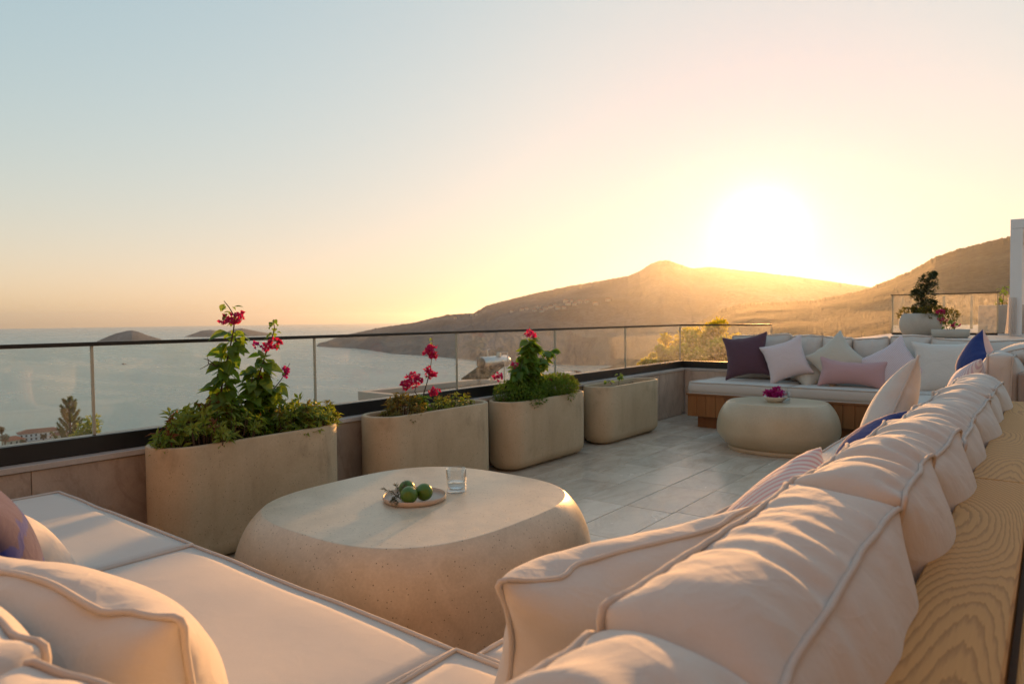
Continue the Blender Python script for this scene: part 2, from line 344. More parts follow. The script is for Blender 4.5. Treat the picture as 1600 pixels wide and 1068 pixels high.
# ------------------------------------------------------------------ parapet wall with stone cladding, glass balustrade
WX, WY = -3.464, 7.66
pw = thing('parapet_wall', (WX, 3.0, 0), label='low travertine clad parapet wall carrying the glass balustrade', cat='wall')
def loc(o, x, y, z): return (x-o.location[0], y-o.location[1], z-o.location[2])
MB().box(-.40, -.02, -4.0, 4.98, -6.0, .518).build('wall_core', m_render, pw)
MB().box(.02-.42, 4.5, 4.68, 5.04, -6.0, .518).build('wall_core', m_render, pw)
y = -2.0; k = 0
while y < WY:
    w = min(.60, WY-.004-y); MB().box(-.019, 0, 0, w-.003, .002, .515, .001).build('panel', m_clad, pw, loc=(0, y-3.0, 0)); y += .60
y = -2.0
while y < WY-.01:
    w = min(1.2, WY+.30-y) if y+1.2 > WY-.1 else 1.2
    MB().box(-.34, .012, 0, w-.003, .5185, .545, .002).build('cap', m_cap, pw, loc=(0, y-3.0, 0)); y += 1.2
x = .022
while x < 3.4:
    MB().box(0, .597, -.02, -.002, .002, .515, .001).build('panel', m_clad, pw, loc=(x, WY-3.0, 0)); x += .60
for xx in (.014, 1.2, 2.4):
    MB().box(0, 1.18, -.004, .30, .5185, .545, .002).build('cap', m_cap, pw, loc=(xx, WY-3.0, 0))
GX = -3.565; GY = 7.765
gb = thing('glass_balustrade', (GX, 3.0, .546), label='long frameless glass balustrade with thin dark rail along the sea side', cat='balustrade')
MB().box(-.035, .05, -4.0, GY-3.0+.035, 0, .080, .002).build('base_channel', m_black, gb)
posts = [-.0, 1.287, 2.528, 3.802, 5.11, 6.412, GY]
MB().box(-.013, .013, -4.0, GY-3.0+.013, .500, .519, .001).build('top_rail', m_rail, gb)
prev = -1.2
for p in posts:
    MB().box(-.006, .006, prev-3.0+.006, p-3.0-.006, .0805, .4995).build('pane', m_pane_spotted if p > 5 else m_pane, gb)
    MB().box(-.0062, .0062, p-3.0-.0056, p-3.0+.0056, .0805, .4995).build('edge_strip', m_seal, gb); prev = p
gb2 = thing('glass_balustrade', (GX, GY, .546), label='short glass balustrade pane behind the plum pillow at the far corner', cat='balustrade')
MB().box(.051, 1.10, -.035, .05, 0, .080, .002).build('base_channel', m_black, gb2)
MB().box(.012, 1.08, -.006, .006, .0805, .4995).build('pane', m_pane_spotted, gb2)
MB().box(.014, 1.085, -.013, .013, .500, .519, .001).build('top_rail', m_rail, gb2)
MB().box(1.0805, 1.088, -.0062, .0062, .0805, .4995).build('edge_strip', m_seal, gb2)

# ------------------------------------------------------------------ planters
def stadium(xh, yh, n=14):
    P = []
    for k in range(n+1): t = math.pi*k/n; P.append((xh*math.cos(t), yh-xh+xh*math.sin(t)))
    for k in range(n+1): t = math.pi+math.pi*k/n; P.append((xh*math.cos(t), -(yh-xh)+xh*math.sin(t)))
    return P
def rings(outline_fn, prof):
    V = []; F = []; m = None
    for a, z in prof:
        P = outline_fn(a); m = len(P); V += [(x, y, z) for x, y in P]
    for i in range(len(prof)-1):
        for k in range(m): F.append((i*m+k, i*m+(k+1) % m, (i+1)*m+(k+1) % m, (i+1)*m+k))
    return V, F, m
PLX = -3.285; plx0, plx1 = -3.445, -3.125
planters = []
PL = [(1.41, 1.02, .575, 'sand coloured concrete trough planter holding the tall bougainvillea, nearest the camera'),
      (2.70, 1.05, .565, 'sand coloured concrete trough planter with two dark stains under its rim'),
      (3.93, 1.08, .53, 'sand coloured concrete trough planter full of dense green ground shrub'),
      (5.28, 1.12, .53, 'almost empty sand coloured concrete trough planter by the wall corner')]
for (y0, L, h, lab) in PL:
    t = thing('concrete_planter', (PLX, y0+L/2, 0), label=lab, cat='planter', group='concrete trough planters along the parapet')
    xh, yh = (plx1-plx0)/2, L/2; r = .085
    prof = [(-r*1.02, .004)] + [(-r+r*math.sin(a), r-r*math.cos(a)+.004) for a in np.linspace(.15, math.pi/2, 8)] + [(0, h*.5), (0, h-.008), (-.003, h-.002), (-.010, h), (-.022, h), (-.029, h-.003), (-.031, h-.01), (-.034, h-.10)]
    V, F, m = rings(lambda a: stadium(xh+a, yh+a), prof); F.append(tuple(range(m))[::-1])
    obj('shell', mesh('shell', V, F, m_conc), t)
    # soil: a lumpy sheet inside
    n = 14; P = stadium(xh-.033, yh-.033); V = []; F = []
    for k in range(n):
        s = k/(n-1)
        for (x, y) in P: V.append((x*s, y*s if s else 0, h-.055+.014*math.sin(37*x*s+5*k)*math.cos(23*y*s+k)+rnd.uniform(-.012, .014)))
    m = len(P)
    for i in range(n-1):
        for k in range(m): F.append((i*m+k, i*m+(k+1) % m, (i+1)*m+(k+1) % m, (i+1)*m+k))
    obj('soil', mesh('soil', V, F, m_soil, False), t); planters.append(t)

# ------------------------------------------------------------------ leaves and plants
def leaf_arrays(pos, d, up, length, width, fold=.25, droop=.2):
    """six-vertex folded leaves; all arguments are arrays (n,3) or (n,)"""
    d = d/np.linalg.norm(d, axis=1, keepdims=True); s = np.cross(d, up); s /= np.linalg.norm(s, axis=1, keepdims=True)+1e-9; u = np.cross(s, d)
    L = length[:, None]; W = width[:, None]
    v = [pos, pos+d*L*.45+s*W*.5+u*W*fold, pos+d*L*.5-u*L*droop*.2, pos+d*L*.45-s*W*.5+u*W*fold, pos+d*L-u*L*droop]
    V = np.stack(v, 1).reshape(-1, 3); n = len(pos); b = np.arange(n)[:, None]*5
    F = np.concatenate([b+[0, 1, 2], b+[0, 2, 3], b+[1, 4, 2], b+[3, 2, 4]], 1).reshape(-1, 3)
    return V, F
def rvec(n): v = rng.normal(size=(n, 3)); return v/np.linalg.norm(v, axis=1, keepdims=True)
UPV = np.array([0, 0, 1.0])
def foliage(n, size, centers, radii, out=.6, upb=.3, wid=.5, c0=None, shell=.55):
    """n leaves spread through ellipsoidal clumps"""
    k = rng.integers(0, len(centers), n); c = np.array(centers)[k]; r = np.array(radii)[k]
    q = rvec(n)*(rng.uniform(shell, 1, n)**.6)[:, None]; pos = c+q*r
    d = q*out+rvec(n)*.7+UPV*upb; up = rvec(n)*.6+UPV
    L = rng.uniform(.7, 1.3, n)*size; return leaf_arrays(pos, d, up, L, L*wid*rng.uniform(.8, 1.2, n))
def rosettes(tips, dirs, size, per=8, wid=.34):
    n = len(tips); a = np.tile(np.arange(per)*2*math.pi/per, n)+np.repeat(rng.uniform(0, 6, n), per)
    D = np.repeat(dirs/np.linalg.norm(dirs, axis=1, keepdims=True), per, 0)
    s = np.cross(D, UPV+rng.normal(0, .1, D.shape)); s /= np.linalg.norm(s, axis=1, keepdims=True)+1e-9; u = np.cross(s, D)
    lift = rng.uniform(.15, .9, len(a))[:, None]; d = s*np.cos(a)[:, None]+u*np.sin(a)[:, None]+D*lift
    L = rng.uniform(.7, 1.2, len(a))*size; pos = np.repeat(tips, per, 0)-D*rng.uniform(0, size*.7, len(a))[:, None]
    return leaf_arrays(pos, d, D, L, L*wid)
def cat(*vf):
    V = []; F = []; n = 0
    for v, f in vf: V.append(np.asarray(v)); F.append(np.asarray(f)+n); n += len(v)
    return np.concatenate(V), np.concatenate(F)
def rosette_shrub(name, base, w, h, ntips, size, mat, label, parent_mat=m_bark, extra=None, cat_='shrub', per=8, group=None):
    """low bush: thin twigs ending in whorls of leaves; w = (half x, half y)"""
    t = thing(name, base, label=label, cat=cat_, group=group)
    tw = MB(); tips = []; dirs = []
    for i in range(ntips):
        a = rnd.uniform(0, 2*math.pi); q = math.sqrt(rnd.random()); x, y = w[0]*q*math.cos(a), w[1]*q*math.sin(a)
        z = h*(.35+.65*rnd.random())*math.sqrt(max(.05, 1-.8*q*q)); p = np.array([x, y, z]); b = np.array([x*.35, y*.45, -.02])
        mid = (p+b)/2+np.array([x*.25, y*.2, 0]); tw.tube([b, mid, p], [.004, .003, .0018], 4)
        tips.append(p); dirs.append(np.array([x*1.2+rnd.gauss(0, .06), y*.8+rnd.gauss(0, .06), .16]))
    tw.build('stem', parent_mat, t)
    tips = np.array(tips); dirs = np.array(dirs)
    V, F = rosettes(tips, dirs, size, per); obj('foliage', mesh('foliage', V, F, mat, False), t)
    if extra:
        m2, frac = extra; k = rng.random(len(tips)) < frac
        if k.any(): V, F = rosettes(tips[k]+UPV*size*.5, dirs[k], size*.9, per); obj('young_leaves', mesh('young_leaves', V, F, m2, False), t)
    return t
leaf_me = []
for s_ in range(3):                                   # ovate, slightly folded and drooping leaf blades
    st_ = [(0, .10), (.10, .52), (.28, .92), (.5, .86), (.74, .48), (.9, .18)]; V = []; F = []; cur = .18+.10*s_; w0 = .37+.03*s_
    for x, w in st_: z = -cur*x*x; V += [(x, w*w0, z+.12*w), (x, 0, z), (x, -w*w0, z+.12*w)]
    V.append((1, 0, -cur*1.05)); n_ = len(V)-1
    for k in range(5):
        a = k*3
        for q in (0, 1): F.append((a+q, a+q+1, a+q+4, a+q+3))
    F += [(15, 16, n_), (16, 17, n_)]; leaf_me.append(mesh('leaf', V, F, m_leaf, True))
def blossom(parent, c, rad, n, mat=m_mag, size=.022):
    """a cluster of papery bracts, three to a flower"""
    q = rvec(n)*np.array(rad)*(rng.random(n)**.4)[:, None]; pos = np.repeat(q, 3, 0); ax = np.repeat(rvec(n)*.6+UPV*.2+q/np.linalg.norm(rad)*.8, 3, 0); d = ax*.7+rvec(3*n)*.9
    L = rng.uniform(.75, 1.2, 3*n)*size; V, F = leaf_arrays(pos, d, rvec(3*n), L, L*.85, .35, .1)
    o = obj('blossom', mesh('blossom', V, F, mat, False), parent); o.location = Vector(c); return o
def spray(name, stems, leaves, flowers, label, base, twigs=None, cat_='plant'):
    """an upright branch plant: stems are world paths, leaves = list of (path, from, to, number, size)"""
    t = thing(name, base, label=label, cat=cat_); B = np.array(base)
    for P, r0, r1 in stems:
        P = np.array(P)-B; MB().tube(P, np.linspace(r0, r1, len(P)), 6).build('stem', m_bark, t, True)
    for P, a, b, n, size in leaves:
        P = np.array(P)-B; cum = np.concatenate([[0], np.cumsum(np.linalg.norm(np.diff(P, axis=0), axis=1))])
        for i in range(n):
            s = (a+(b-a)*(i+rnd.random())/n)*cum[-1]; p = [np.interp(s, cum, P[:, k]) for k in range(3)]
            an = rnd.uniform(0, 2*math.pi); d = Vector((math.cos(an), math.sin(an), rnd.uniform(-.9, .25))).normalized()
            L = size*rnd.uniform(.65, 1.25); o = obj('leaf', rnd.choice(leaf_me), t)
            q = d.to_track_quat('X', 'Z').to_matrix() @ Matrix.Rotation(rnd.uniform(-.7, .7), 3, 'X')
            pos = Vector(p)+d*rnd.uniform(.004, .03); o.matrix_local = Matrix.Translation(pos) @ q.to_4x4() @ Matrix.Scale(L, 4)
    for c, rad, n, m in flowers: blossom(t, np.array(c)-B, rad, n, m)
    for P in twigs or []: MB().tube(np.array(P)-B, [.0025]*(len(P)-1)+[.001], 4).build('twig', m_bark, t)
    return t
def path(pts, x, j=.02): return [at(px, py, 0, x+rnd.uniform(-j, j)) for px, py in pts]
# planter 1
rosette_shrub('low_shrub', (-3.28, 1.70, .52), (.17, .30), .25, 150, .052, m_shrub, 'leafy low shrub with reddish tips left of the tall bougainvillea', extra=(m_red, .14))
rosette_shrub('low_shrub', (-3.28, 2.22, .52), (.16, .24), .215, 120, .052, m_shrub, 'leafy low shrub at the right end of the bougainvillea planter', extra=(m_dry, .12))
XP = -3.30
sA = path([(386, 690), (362, 655), (345, 615), (350, 580), (358, 550), (365, 515), (367, 495), (358, 480), (350, 470)], XP)
sB = path([(380, 690), (385, 650), (395, 615), (405, 585), (415, 553), (424, 532), (429, 512), (427, 499)], XP)
sC = path([(392, 680), (410, 635), (424, 612), (440, 592), (453, 567)], XP)
sD = path([(398, 690), (418, 655), (425, 625), (428, 600)], XP)
sE = path([(384, 692), (378, 655), (385, 628), (392, 600), (398, 575)], XP, .05); sF = path([(398, 690), (402, 655), (408, 630), (418, 604)], XP, .05); sG = path([(385, 690), (370, 640), (352, 600), (350, 572)], XP, .05)
spray('bougainvillea', [(sE, .005, .002), (sF, .005, .002), (sG, .004, .002), (sA, .007, .002), (sB, .006, .002), (sC, .005, .0015), (sD, .004, .0015)],
      [(sE, .1, 1, 60, .07), (sF, .1, 1, 60, .07), (sG, .3, 1, 30, .07), (sA, .26, .80, 66, .088), (sA, .84, 1, 12, .04), (sB, .12, .72, 80, .080), (sB, .8, 1, 16, .032), (sC, .05, .62, 44, .07), (sC, .7, 1, 10, .02), (sD, .1, 1, 44, .07)],
      [(at(361, 499, 0, XP), (.032, .05, .035), 26, m_mag), (at(376, 493, 0, XP), (.016, .02, .022), 8, m_mag), (at(428, 536, 0, XP), (.028, .035, .035), 20, m_mag), (at(417, 541, 0, XP), (.02, .02, .02), 9, m_mag),
       (at(412, 593, 0, XP), (.022, .03, .02), 11, m_mag), (at(400, 540, 0, XP), (.018, .02, .016), 6, m_mag2), (at(446, 580, 0, XP), (.014, .02, .04), 10, m_mag2), (at(425, 628, 0, XP), (.012, .015, .012), 4, m_mag)],
      'tall bougainvillea with magenta blossoms rising above the glass in the nearest planter', (-3.28, 1.95, .52),
      twigs=[path([(352, 565), (338, 572), (328, 568), (312, 577)], XP), path([(338, 572), (326, 562), (318, 560)], XP), path([(346, 556), (335, 553), (330, 556)], XP), path([(326, 568), (324, 556)], XP)])
# planter 2
rosette_shrub('low_shrub', (-3.26, 2.97, .51), (.13, .15), .18, 80, .04, m_dry, 'yellowing shrub spilling over the rim of the stained planter', per=7)
rosette_shrub('low_shrub', (-3.29, 3.45, .51), (.12, .22), .13, 75, .032, m_shrub, 'sparse olive green shrub at the right end of the stained planter', extra=(m_dry, .3), per=6)
XQ = -3.29
qA = path([(663, 640), (662, 615), (668, 595), (673, 572), (676, 545), (675, 525)], XQ); qB = path([(662, 630), (648, 612), (652, 590)], XQ)
spray('bougainvillea', [(qA, .005, .0015), (qB, .004, .0015)], [(qA, .45, 1, 12, .02), (qA, .0, .22, 24, .05), (qB, 0, .3, 10, .045)],
      [(at(672, 548, 0, XQ), (.04, .045, .04), 46, m_mag), (at(678, 556, 0, XQ), (.03, .03, .02), 18, m_mag), (at(667, 577, 0, XQ), (.025, .03, .02), 14, m_mag), (at(675, 585, 0, XQ), (.035, .03, .02), 22, m_mag), (at(646, 593, 0, XQ), (.05, .06, .045), 60, m_mag), (at(633, 601, 0, XQ), (.03, .03, .03), 20, m_mag), (at(679, 612, 0, XQ), (.03, .035, .022), 22, m_mag)],
      'leggy bougainvillea with thick magenta clusters in the stained planter', (-3.28, 3.2, .51))
# planter 3
t = thing('ground_shrub', (-3.285, 4.47, .48), label='dense fine leaved green shrub filling the third planter', cat='shrub')
cs = [(0, -.33, .09), (0, -.12, .12), (.02, .1, .10), (0, .3, .10), (.04, -.22, .06), (.05, .22, .08), (-.05, 0, .1)]; V, F = foliage(6800, .025, cs, [(.165, .16, .105)]*7, .7, .5, .45); obj('foliage', mesh('foliage', V, F, m_dense, False), t)
V, F = foliage(900, .02, [(.03, .36, .12), (0, .42, .10)], [(.11, .09, .06)]*2, .7, .5, .45); obj('yellow_leaves', mesh('yellow_leaves', V, F, m_dry, False), t)
XR = -3.28
rA = path([(823, 618), (822, 590), (826, 565), (829, 545), (828, 528), (827, 508)], XR); rB = path([(828, 600), (842, 572), (853, 552), (864, 546)], XR); rC = path([(815, 612), (808, 585), (815, 568)], XR)
rD = path([(830, 615), (838, 592), (845, 575), (842, 562)], XR, .06); rE = path([(812, 615), (806, 598), (812, 580), (818, 556)], XR, .06)
spray('bougainvillea', [(rD, .004, .0015), (rE, .004, .0015), (rA, .006, .0015), (rB, .004, .0015), (rC, .004, .0015)], [(rA, .05, .82, 150, .085), (rB, .05, 1, 55, .075), (rC, .05, 1, 60, .075), (rD, .05, 1, 60, .07), (rE, .05, 1, 60, .07)],
      [(at(827, 521, 0, XR), (.045, .05, .03), 20, m_mag), (at(834, 524, 0, XR), (.02, .02, .015), 8, m_mag), (at(778, 588, 0, XR), (.04, .045, .025), 20, m_mag), (at(803, 570, 0, XR), (.025, .03, .02), 9, m_mag), (at(862, 594, 0, XR), (.02, .02, .025), 7, m_mag), (at(874, 593, 0, XR), (.02, .02, .02), 6, m_mag), (at(828, 565, 0, XR), (.015, .015, .015), 3, m_dry)],
      'bushy bougainvillea with large light green leaves in the third planter', (-3.28, 4.4, .48))
# planter 4
XS = -3.285
eA = path([(967, 601), (967, 592), (970, 582)], XS, .005); eB = path([(956, 600), (952, 594), (949, 593)], XS, .005)
spray('seedling', [(eA, .003, .0015), (eB, .003, .001)], [(eA, .5, 1, 14, .05), (eB, .4, 1, 6, .04)], [], 'small green seedling in the almost empty far planter', (-3.28, 5.8, .48))

# ------------------------------------------------------------------ stone tables
def superell(a, b, n, m=96):
    P = []
    for k in range(m):
        t = 2*math.pi*k/m; c, s = math.cos(t), math.sin(t); r = (abs(c)**n+abs(s)**n)**(-1/n); P.append((a*r*c, b*r*s))
    return P
def stone_table(loc_, a, b, n, prof, mat, label, plinth=None):
    t = thing('stone_table', loc_, label=label, cat='table')
    V, F, m = rings(lambda s: superell(a*s, b*s, n), prof); F.append(tuple(range((len(prof)-1)*m, len(prof)*m)))
    if plinth: F.append(tuple(range(m))[::-1])
    obj('body', mesh('body', V, F, mat), t)
    if plinth:
        s0, z1 = plinth; V, F, m = rings(lambda s: superell(a*s, b*s, n), [(s0, 0), (s0+.01, .006), (s0+.01, z1-.006), (s0-.01, z1), (s0-.2, z1)]); obj('plinth', mesh('plinth', V, F, mat), t)
    return t
def tprof(h, z0, top, s0=.93, sm=1.0):
    P = [(s0, z0)]
    for k in range(1, 9): q = k/8; P.append((s0+(sm-s0)*math.sin(q*math.pi/2), z0+(h*.42-z0)*q))
    qm = R(61)
    for k in range(1, 15): q = k/14*qm; P.append((top+.006+(sm-top-.006)*(math.cos(q)-math.cos(qm))/(1-math.cos(qm)), h*.42+(h*.575)*math.sin(q)/math.sin(qm)))
    P += [(top+.003, h*.998), (top, h-.0002), (top-.006, h), (top*.6, h), (top*.2, h)]
    return P
TB = (-2.0, 1.90, 0)
stone_table(TB, .615, .655, 2.9, tprof(.432, .002, .845, .94), m_table, 'large squarish speckled stone coffee table with plate of limes on top')
T2 = (-1.87, 6.02, 0)
stone_table(T2, .50, .43, 2.25, tprof(.415, .035, .80, .80), m_table2, 'smaller pebble shaped stone table with flower bowl in front of the far sofa', (.80, .035))
ZT, ZT2 = .432, .415
# plate, limes, rosemary
pc = at(648, 780, 2, ZT); m_clay = simple('clay_plate', (.54, .43, .34), .45)
pl = thing('plate', (pc[0], pc[1], ZT), label='round clay plate carrying limes on the large stone table', cat='plate')
MB().lathe([(.0, .004), (.10, .004), (.119, .005), (.1225, .009), (.1235, .0205), (.1245, .0215), (.1258, .0205), (.1262, .010), (.122, .001), (.08, 0), (0, 0)], 56).build('dish', m_clay, pl, True)
def limemat():
    M = Mat('lime_peel'); v = M.coords(); n = M.noise(v, 40, 3); vo = M.n('ShaderNodeTexVoronoi'); vo.inputs['Scale'].default_value = 420; M.l(v, vo.inputs['Vector'])
    M.col(M.mix(n, (.035, .105, .008), (.10, .20, .018))).set(Roughness=.32); M.bump(vo.outputs['Distance'], .25, .0012); return M.m
m_lime = limemat()
lp = [(rr, zz) for rr, zz in [(0, -.034), (.006, -.0335), (.016, -.030), (.025, -.023), (.0315, -.012), (.034, 0), (.0325, .011), (.027, .021), (.018, .029), (.009, .0335), (.005, .036), (0, .0375)]]
lime_me = MB().lathe(lp, 26).mesh('lime', m_lime, True)
def onplate(px, py, z): p = at(px, py, 2, z); return p
for (px, py), rz, lab in (((639, 773), (.5, .9, 0), 'lime in front beside the rosemary on the clay plate'), ((663, 768), (1.2, -.4, .5), 'lime on the right of the clay plate'), ((636, 763), (.3, 1.4, .2), 'lime half hidden behind the other two limes')):
    p = onplate(px, py, ZT+.041); o = obj('lime', lime_me, None, tuple(p), rz, label=lab, cat='lime', group='limes on the plate')
def sprig(p0, dirs):
    t = thing('rosemary_sprig', tuple(p0), label='grey green rosemary sprigs lying beside the limes on the plate', cat='herb'); st = MB(); pos = []; d = []
    for q in dirs:
        P = [np.zeros(3)+np.array(q[0]), (np.array(q[0])+np.array(q[1]))/2+np.array([0, 0, .012]), np.array(q[1])]; st.tube(P, [.0013, .0011, .0007], 5)
        for k in range(44):
            s = k/43; a = P[0]*(1-s)**2+P[1]*2*s*(1-s)+P[2]*s*s; ax = (P[2]-P[0])/np.linalg.norm(P[2]-P[0]); v = np.random.default_rng(k+int(abs(q[1][0])*1e5)).normal(size=3); v -= ax*(v@ax); v /= np.linalg.norm(v); pos.append(a); d.append(v+ax*.9)
    st.build('stem', m_bark, t); pos = np.array(pos); d = np.array(d); n = len(pos); L = rng.uniform(.012, .019, n)
    V, F = leaf_arrays(pos, d, rvec(n), L, L*.2); obj('needles', mesh('needles', V, F, m_rose, False), t)
e = at(618, 778, 2, ZT+.018)
sprig(e, [((.03, 0, .0), (-.055, -.015, .03)), ((.02, .0, .005), (-.02, .02, .045)), ((-.01, 0, .0), (.06, -.05, -.003)), ((0, -.01, 0), (.045, -.06, .003)), ((.02, .02, .01), (.0, .055, .05))])
# tumblers
m_glass = glassy('tumbler_glass', (.93, .95, .96), 0.0, 2.2); m_water = glassy('drinking_water', (.88, .94, .98), 0.0, 2.5)
def tumbler(p, r, h, lab):
    t = thing('tumbler', tuple(p), label=lab, cat='glass', group='water glasses')
    MB().lathe([(0, .0), (r*.90, 0), (r*.97, .003), (r, .012), (r*1.02, h-.001), (r*1.0, h), (r*.965, h-.001), (r*.93, .024), (r*.80, .016), (r*.4, .0135), (0, .013)], 48).build('glass', m_glass, t, True)
    MB().lathe([(0, .0134), (r*.4, .0139), (r*.79, .0164), (r*.925, .0245), (r*.935, h*.42), (r*.90, h*.415), (0, h*.414)], 48).build('water', m_water, t, True)
g = at(713, 768, 2, ZT); tumbler((g[0], g[1], ZT+.0005), .041, .098, 'clear tumbler of water beside the lime plate on the large table')
# bowl with blossoms on the far table
b = at(1211, 627.5, 2, ZT2); m_bowl = simple('white_ceramic', (.72, .68, .60), .35)
bo = thing('flower_bowl', (b[0], b[1], ZT2), label='small white ceramic bowl holding magenta blossoms on the far table', cat='bowl')
MB().lathe([(0, 0), (.055, 0), (.06, .004), (.085, .022), (.098, .044), (.099, .047), (.096, .047), (.082, .026), (.055, .010), (0, .008)], 40).build('dish', m_bowl, bo, True)
bl = thing('cut_blossoms', (b[0], b[1], ZT2+.04), label='loose magenta bougainvillea blossoms heaped in the small white bowl', cat='flowers')
for k in range(7):
    a = k*.9; blossom(bl, (.055*math.cos(a)*(k > 0), .055*math.sin(a)*(k > 0), .02+.015*(k % 3)), (.03, .03, .025), 9, m_mag2, .032)
g = at(1229, 629, 2, ZT2); tumbler((g[0], g[1], ZT2+.0005), .030, .088, 'small clear tumbler beside the flower bowl on the far table')
# fallen petals
for (px, py), lab in (((348, 850), 'fallen magenta petal on the floor, farther from the seat'), ((357, 863), 'fallen magenta petal at the foot of the stone table, nearer the seat')):
    p = at(px, py, 2, .002); V, F = leaf_arrays(np.array([[0, 0, 0], [.004, 0, .004], [0, .006, .002]]), np.array([[1, .3, .5], [-.3, 1, .4], [-.5, -.8, .5]]), np.tile(UPV, (3, 1)), np.full(3, .028), np.full(3, .024), .3, .0)
    obj('petal', mesh('petal', V, F, m_mag, False), None, tuple(p), label=lab, cat='petal', group='fallen petals')

# ------------------------------------------------------------------ cushions: panels cut larger than their seams, blown up by position-based cloth
def box_grid(L, W, T, d):
    nx, ny, nz = [max(3, int(round(s/d))) for s in (L, W, T)]; idx = {}; vs = []; fs = []
    def v(i, j, k):
        if (i, j, k) not in idx: idx[i, j, k] = len(vs); vs.append((L*(i/nx-.5), W*(j/ny-.5), T*(k/nz-.5)))
        return idx[i, j, k]
    for i in range(nx):
        for j in range(ny):
            fs.append((v(i,j,0), v(i,j+1,0), v(i+1,j+1,0), v(i+1,j,0))); fs.append((v(i,j,nz), v(i+1,j,nz), v(i+1,j+1,nz), v(i,j+1,nz)))
    for i in range(nx):
        for k in range(nz):
            fs.append((v(i,0,k), v(i+1,0,k), v(i+1,0,k+1), v(i,0,k+1))); fs.append((v(i,ny,k), v(i,ny,k+1), v(i+1,ny,k+1), v(i+1,ny,k)))
    for j in range(ny):
        for k in range(nz):
            fs.append((v(0,j,k), v(0,j,k+1), v(0,j+1,k+1), v(0,j+1,k))); fs.append((v(nx,j,k), v(nx,j+1,k), v(nx,j+1,k+1), v(nx,j,k+1)))
    lo = [[idx[i,0,k] for i in range(nx)]+[idx[nx,j,k] for j in range(ny)]+[idx[i,ny,k] for i in range(nx, 0, -1)]+[idx[0,j,k] for j in range(ny, 0, -1)] for k in (0, nz)]
    return np.array(vs), fs, lo
def pillow_grid(L, W, d, t=.02):
    nx, ny = int(round(L/d)), int(round(W/d)); idx = {}; vs = []; fs = []
    def v(i, j, s):
        b = i in (0, nx) or j in (0, ny); key = (i, j, 0 if b else s)
        if key not in idx: idx[key] = len(vs); vs.append((L*(i/nx-.5), W*(j/ny-.5), 0 if b else s*t))
        return idx[key]
    for i in range(nx):
        for j in range(ny):
            fs.append((v(i,j,1), v(i+1,j,1), v(i+1,j+1,1), v(i,j+1,1))); fs.append((v(i,j,-1), v(i,j+1,-1), v(i+1,j+1,-1), v(i+1,j,-1)))
    return np.array(vs), fs, [[v(i,0,1) for i in range(nx)]+[v(nx,j,1) for j in range(ny)]+[v(i,ny,1) for i in range(nx, 0, -1)]+[v(0,j,1) for j in range(ny, 0, -1)]]
def inflate(g, grow=1.03, gus=1.0, press=.5, steps=46, iters=5, seed=0, bend=.25, noise=.004):
    X0, fs, loops = g; r_ = np.random.default_rng(seed); F = np.array(fs); n = len(X0); seam = np.zeros(n, bool)
    for l in loops: seam[l] = True
    zt = np.abs(X0[:, 2]).max(); E = {}
    for f in fs:
        for a, b in ((0,1), (1,2), (2,3), (3,0)): E.setdefault((min(f[a], f[b]), max(f[a], f[b])), 0)
        for a, b in ((0,2), (1,3)): E[min(f[a], f[b]), max(f[a], f[b])] = 1
    nb = {}
    for (a, b), t in E.items():
        if t == 0: nb.setdefault(a, []).append(b); nb.setdefault(b, []).append(a)
    for v, l in nb.items():
        if seam[v] or len(l) != 4: continue
        Dv = X0[l]-X0[v]; Dv[:, 2] *= (len(loops) == 2); Dv /= np.linalg.norm(Dv, axis=1, keepdims=True)+1e-9; G = Dv@Dv.T
        for i in range(4):
            for j in range(i+1, 4):
                if G[i, j] < -.9: E.setdefault((min(l[i], l[j]), max(l[i], l[j])), 2)
    ed = np.array(list(E.keys())); ty = np.array(list(E.values())); d = X0[ed[:, 1]]-X0[ed[:, 0]]
    if len(loops) == 2:
        zm = np.abs(X0[:, 2]); side = (np.abs(d[:, 2]) > 1e-6) | (zm[ed[:, 0]] < zt*.99); dd = d.copy(); dd[~side] *= grow; dd[side, :2] *= gus
    else: dd = d*grow; dd[:, 2] = 0
    rest = np.linalg.norm(dd, axis=1)
    sm = set()
    for l in loops: sm |= {(min(a, b), max(a, b)) for a, b in zip(l, l[1:]+l[:1])}
    k = np.array([tuple(e) in sm for e in ed.tolist()]); rest[k] = np.linalg.norm(d[k], axis=1)
    st = np.where(ty == 0, 1.0, np.where(ty == 1, .35, bend)); used = [0]*n; col = np.zeros(len(ed), int)
    for i, (a, b) in enumerate(ed.tolist()):
        u = used[a] | used[b]; c = 0
        while u >> c & 1: c += 1
        col[i] = c; used[a] |= 1 << c; used[b] |= 1 << c
    G = []
    for c in range(col.max()+1):
        m = col == c
        if m.any(): G.append((ed[m, 0], ed[m, 1], rest[m][:, None], (st[m]*.5)[:, None], np.where(ty[m] == 2, 0.0, 9.0)[:, None]))
    X = X0+r_.normal(0, noise, X0.shape)*~seam[:, None]; V = np.zeros_like(X)
    for s in range(steps):
        N = np.cross(X[F[:, 2]]-X[F[:, 0]], X[F[:, 3]]-X[F[:, 1]])*.5; nor = np.zeros_like(X)
        for q in range(4):
            for ax in range(3): nor[:, ax] += np.bincount(F[:, q], N[:, ax], n)
        V = (V+nor*press*min(1, .2+s/(steps*.4)))*.82; Y = X+V
        for _ in range(iters):
            for a, b, r0, w, mx in G:
                e = Y[b]-Y[a]; L = np.sqrt(np.einsum('ij,ij->i', e, e))[:, None]+1e-9; e *= w*np.minimum((L-r0)/L, mx); Y[a] += e; Y[b] -= e
        V = Y-X; X = Y
    return X-X.mean(0)
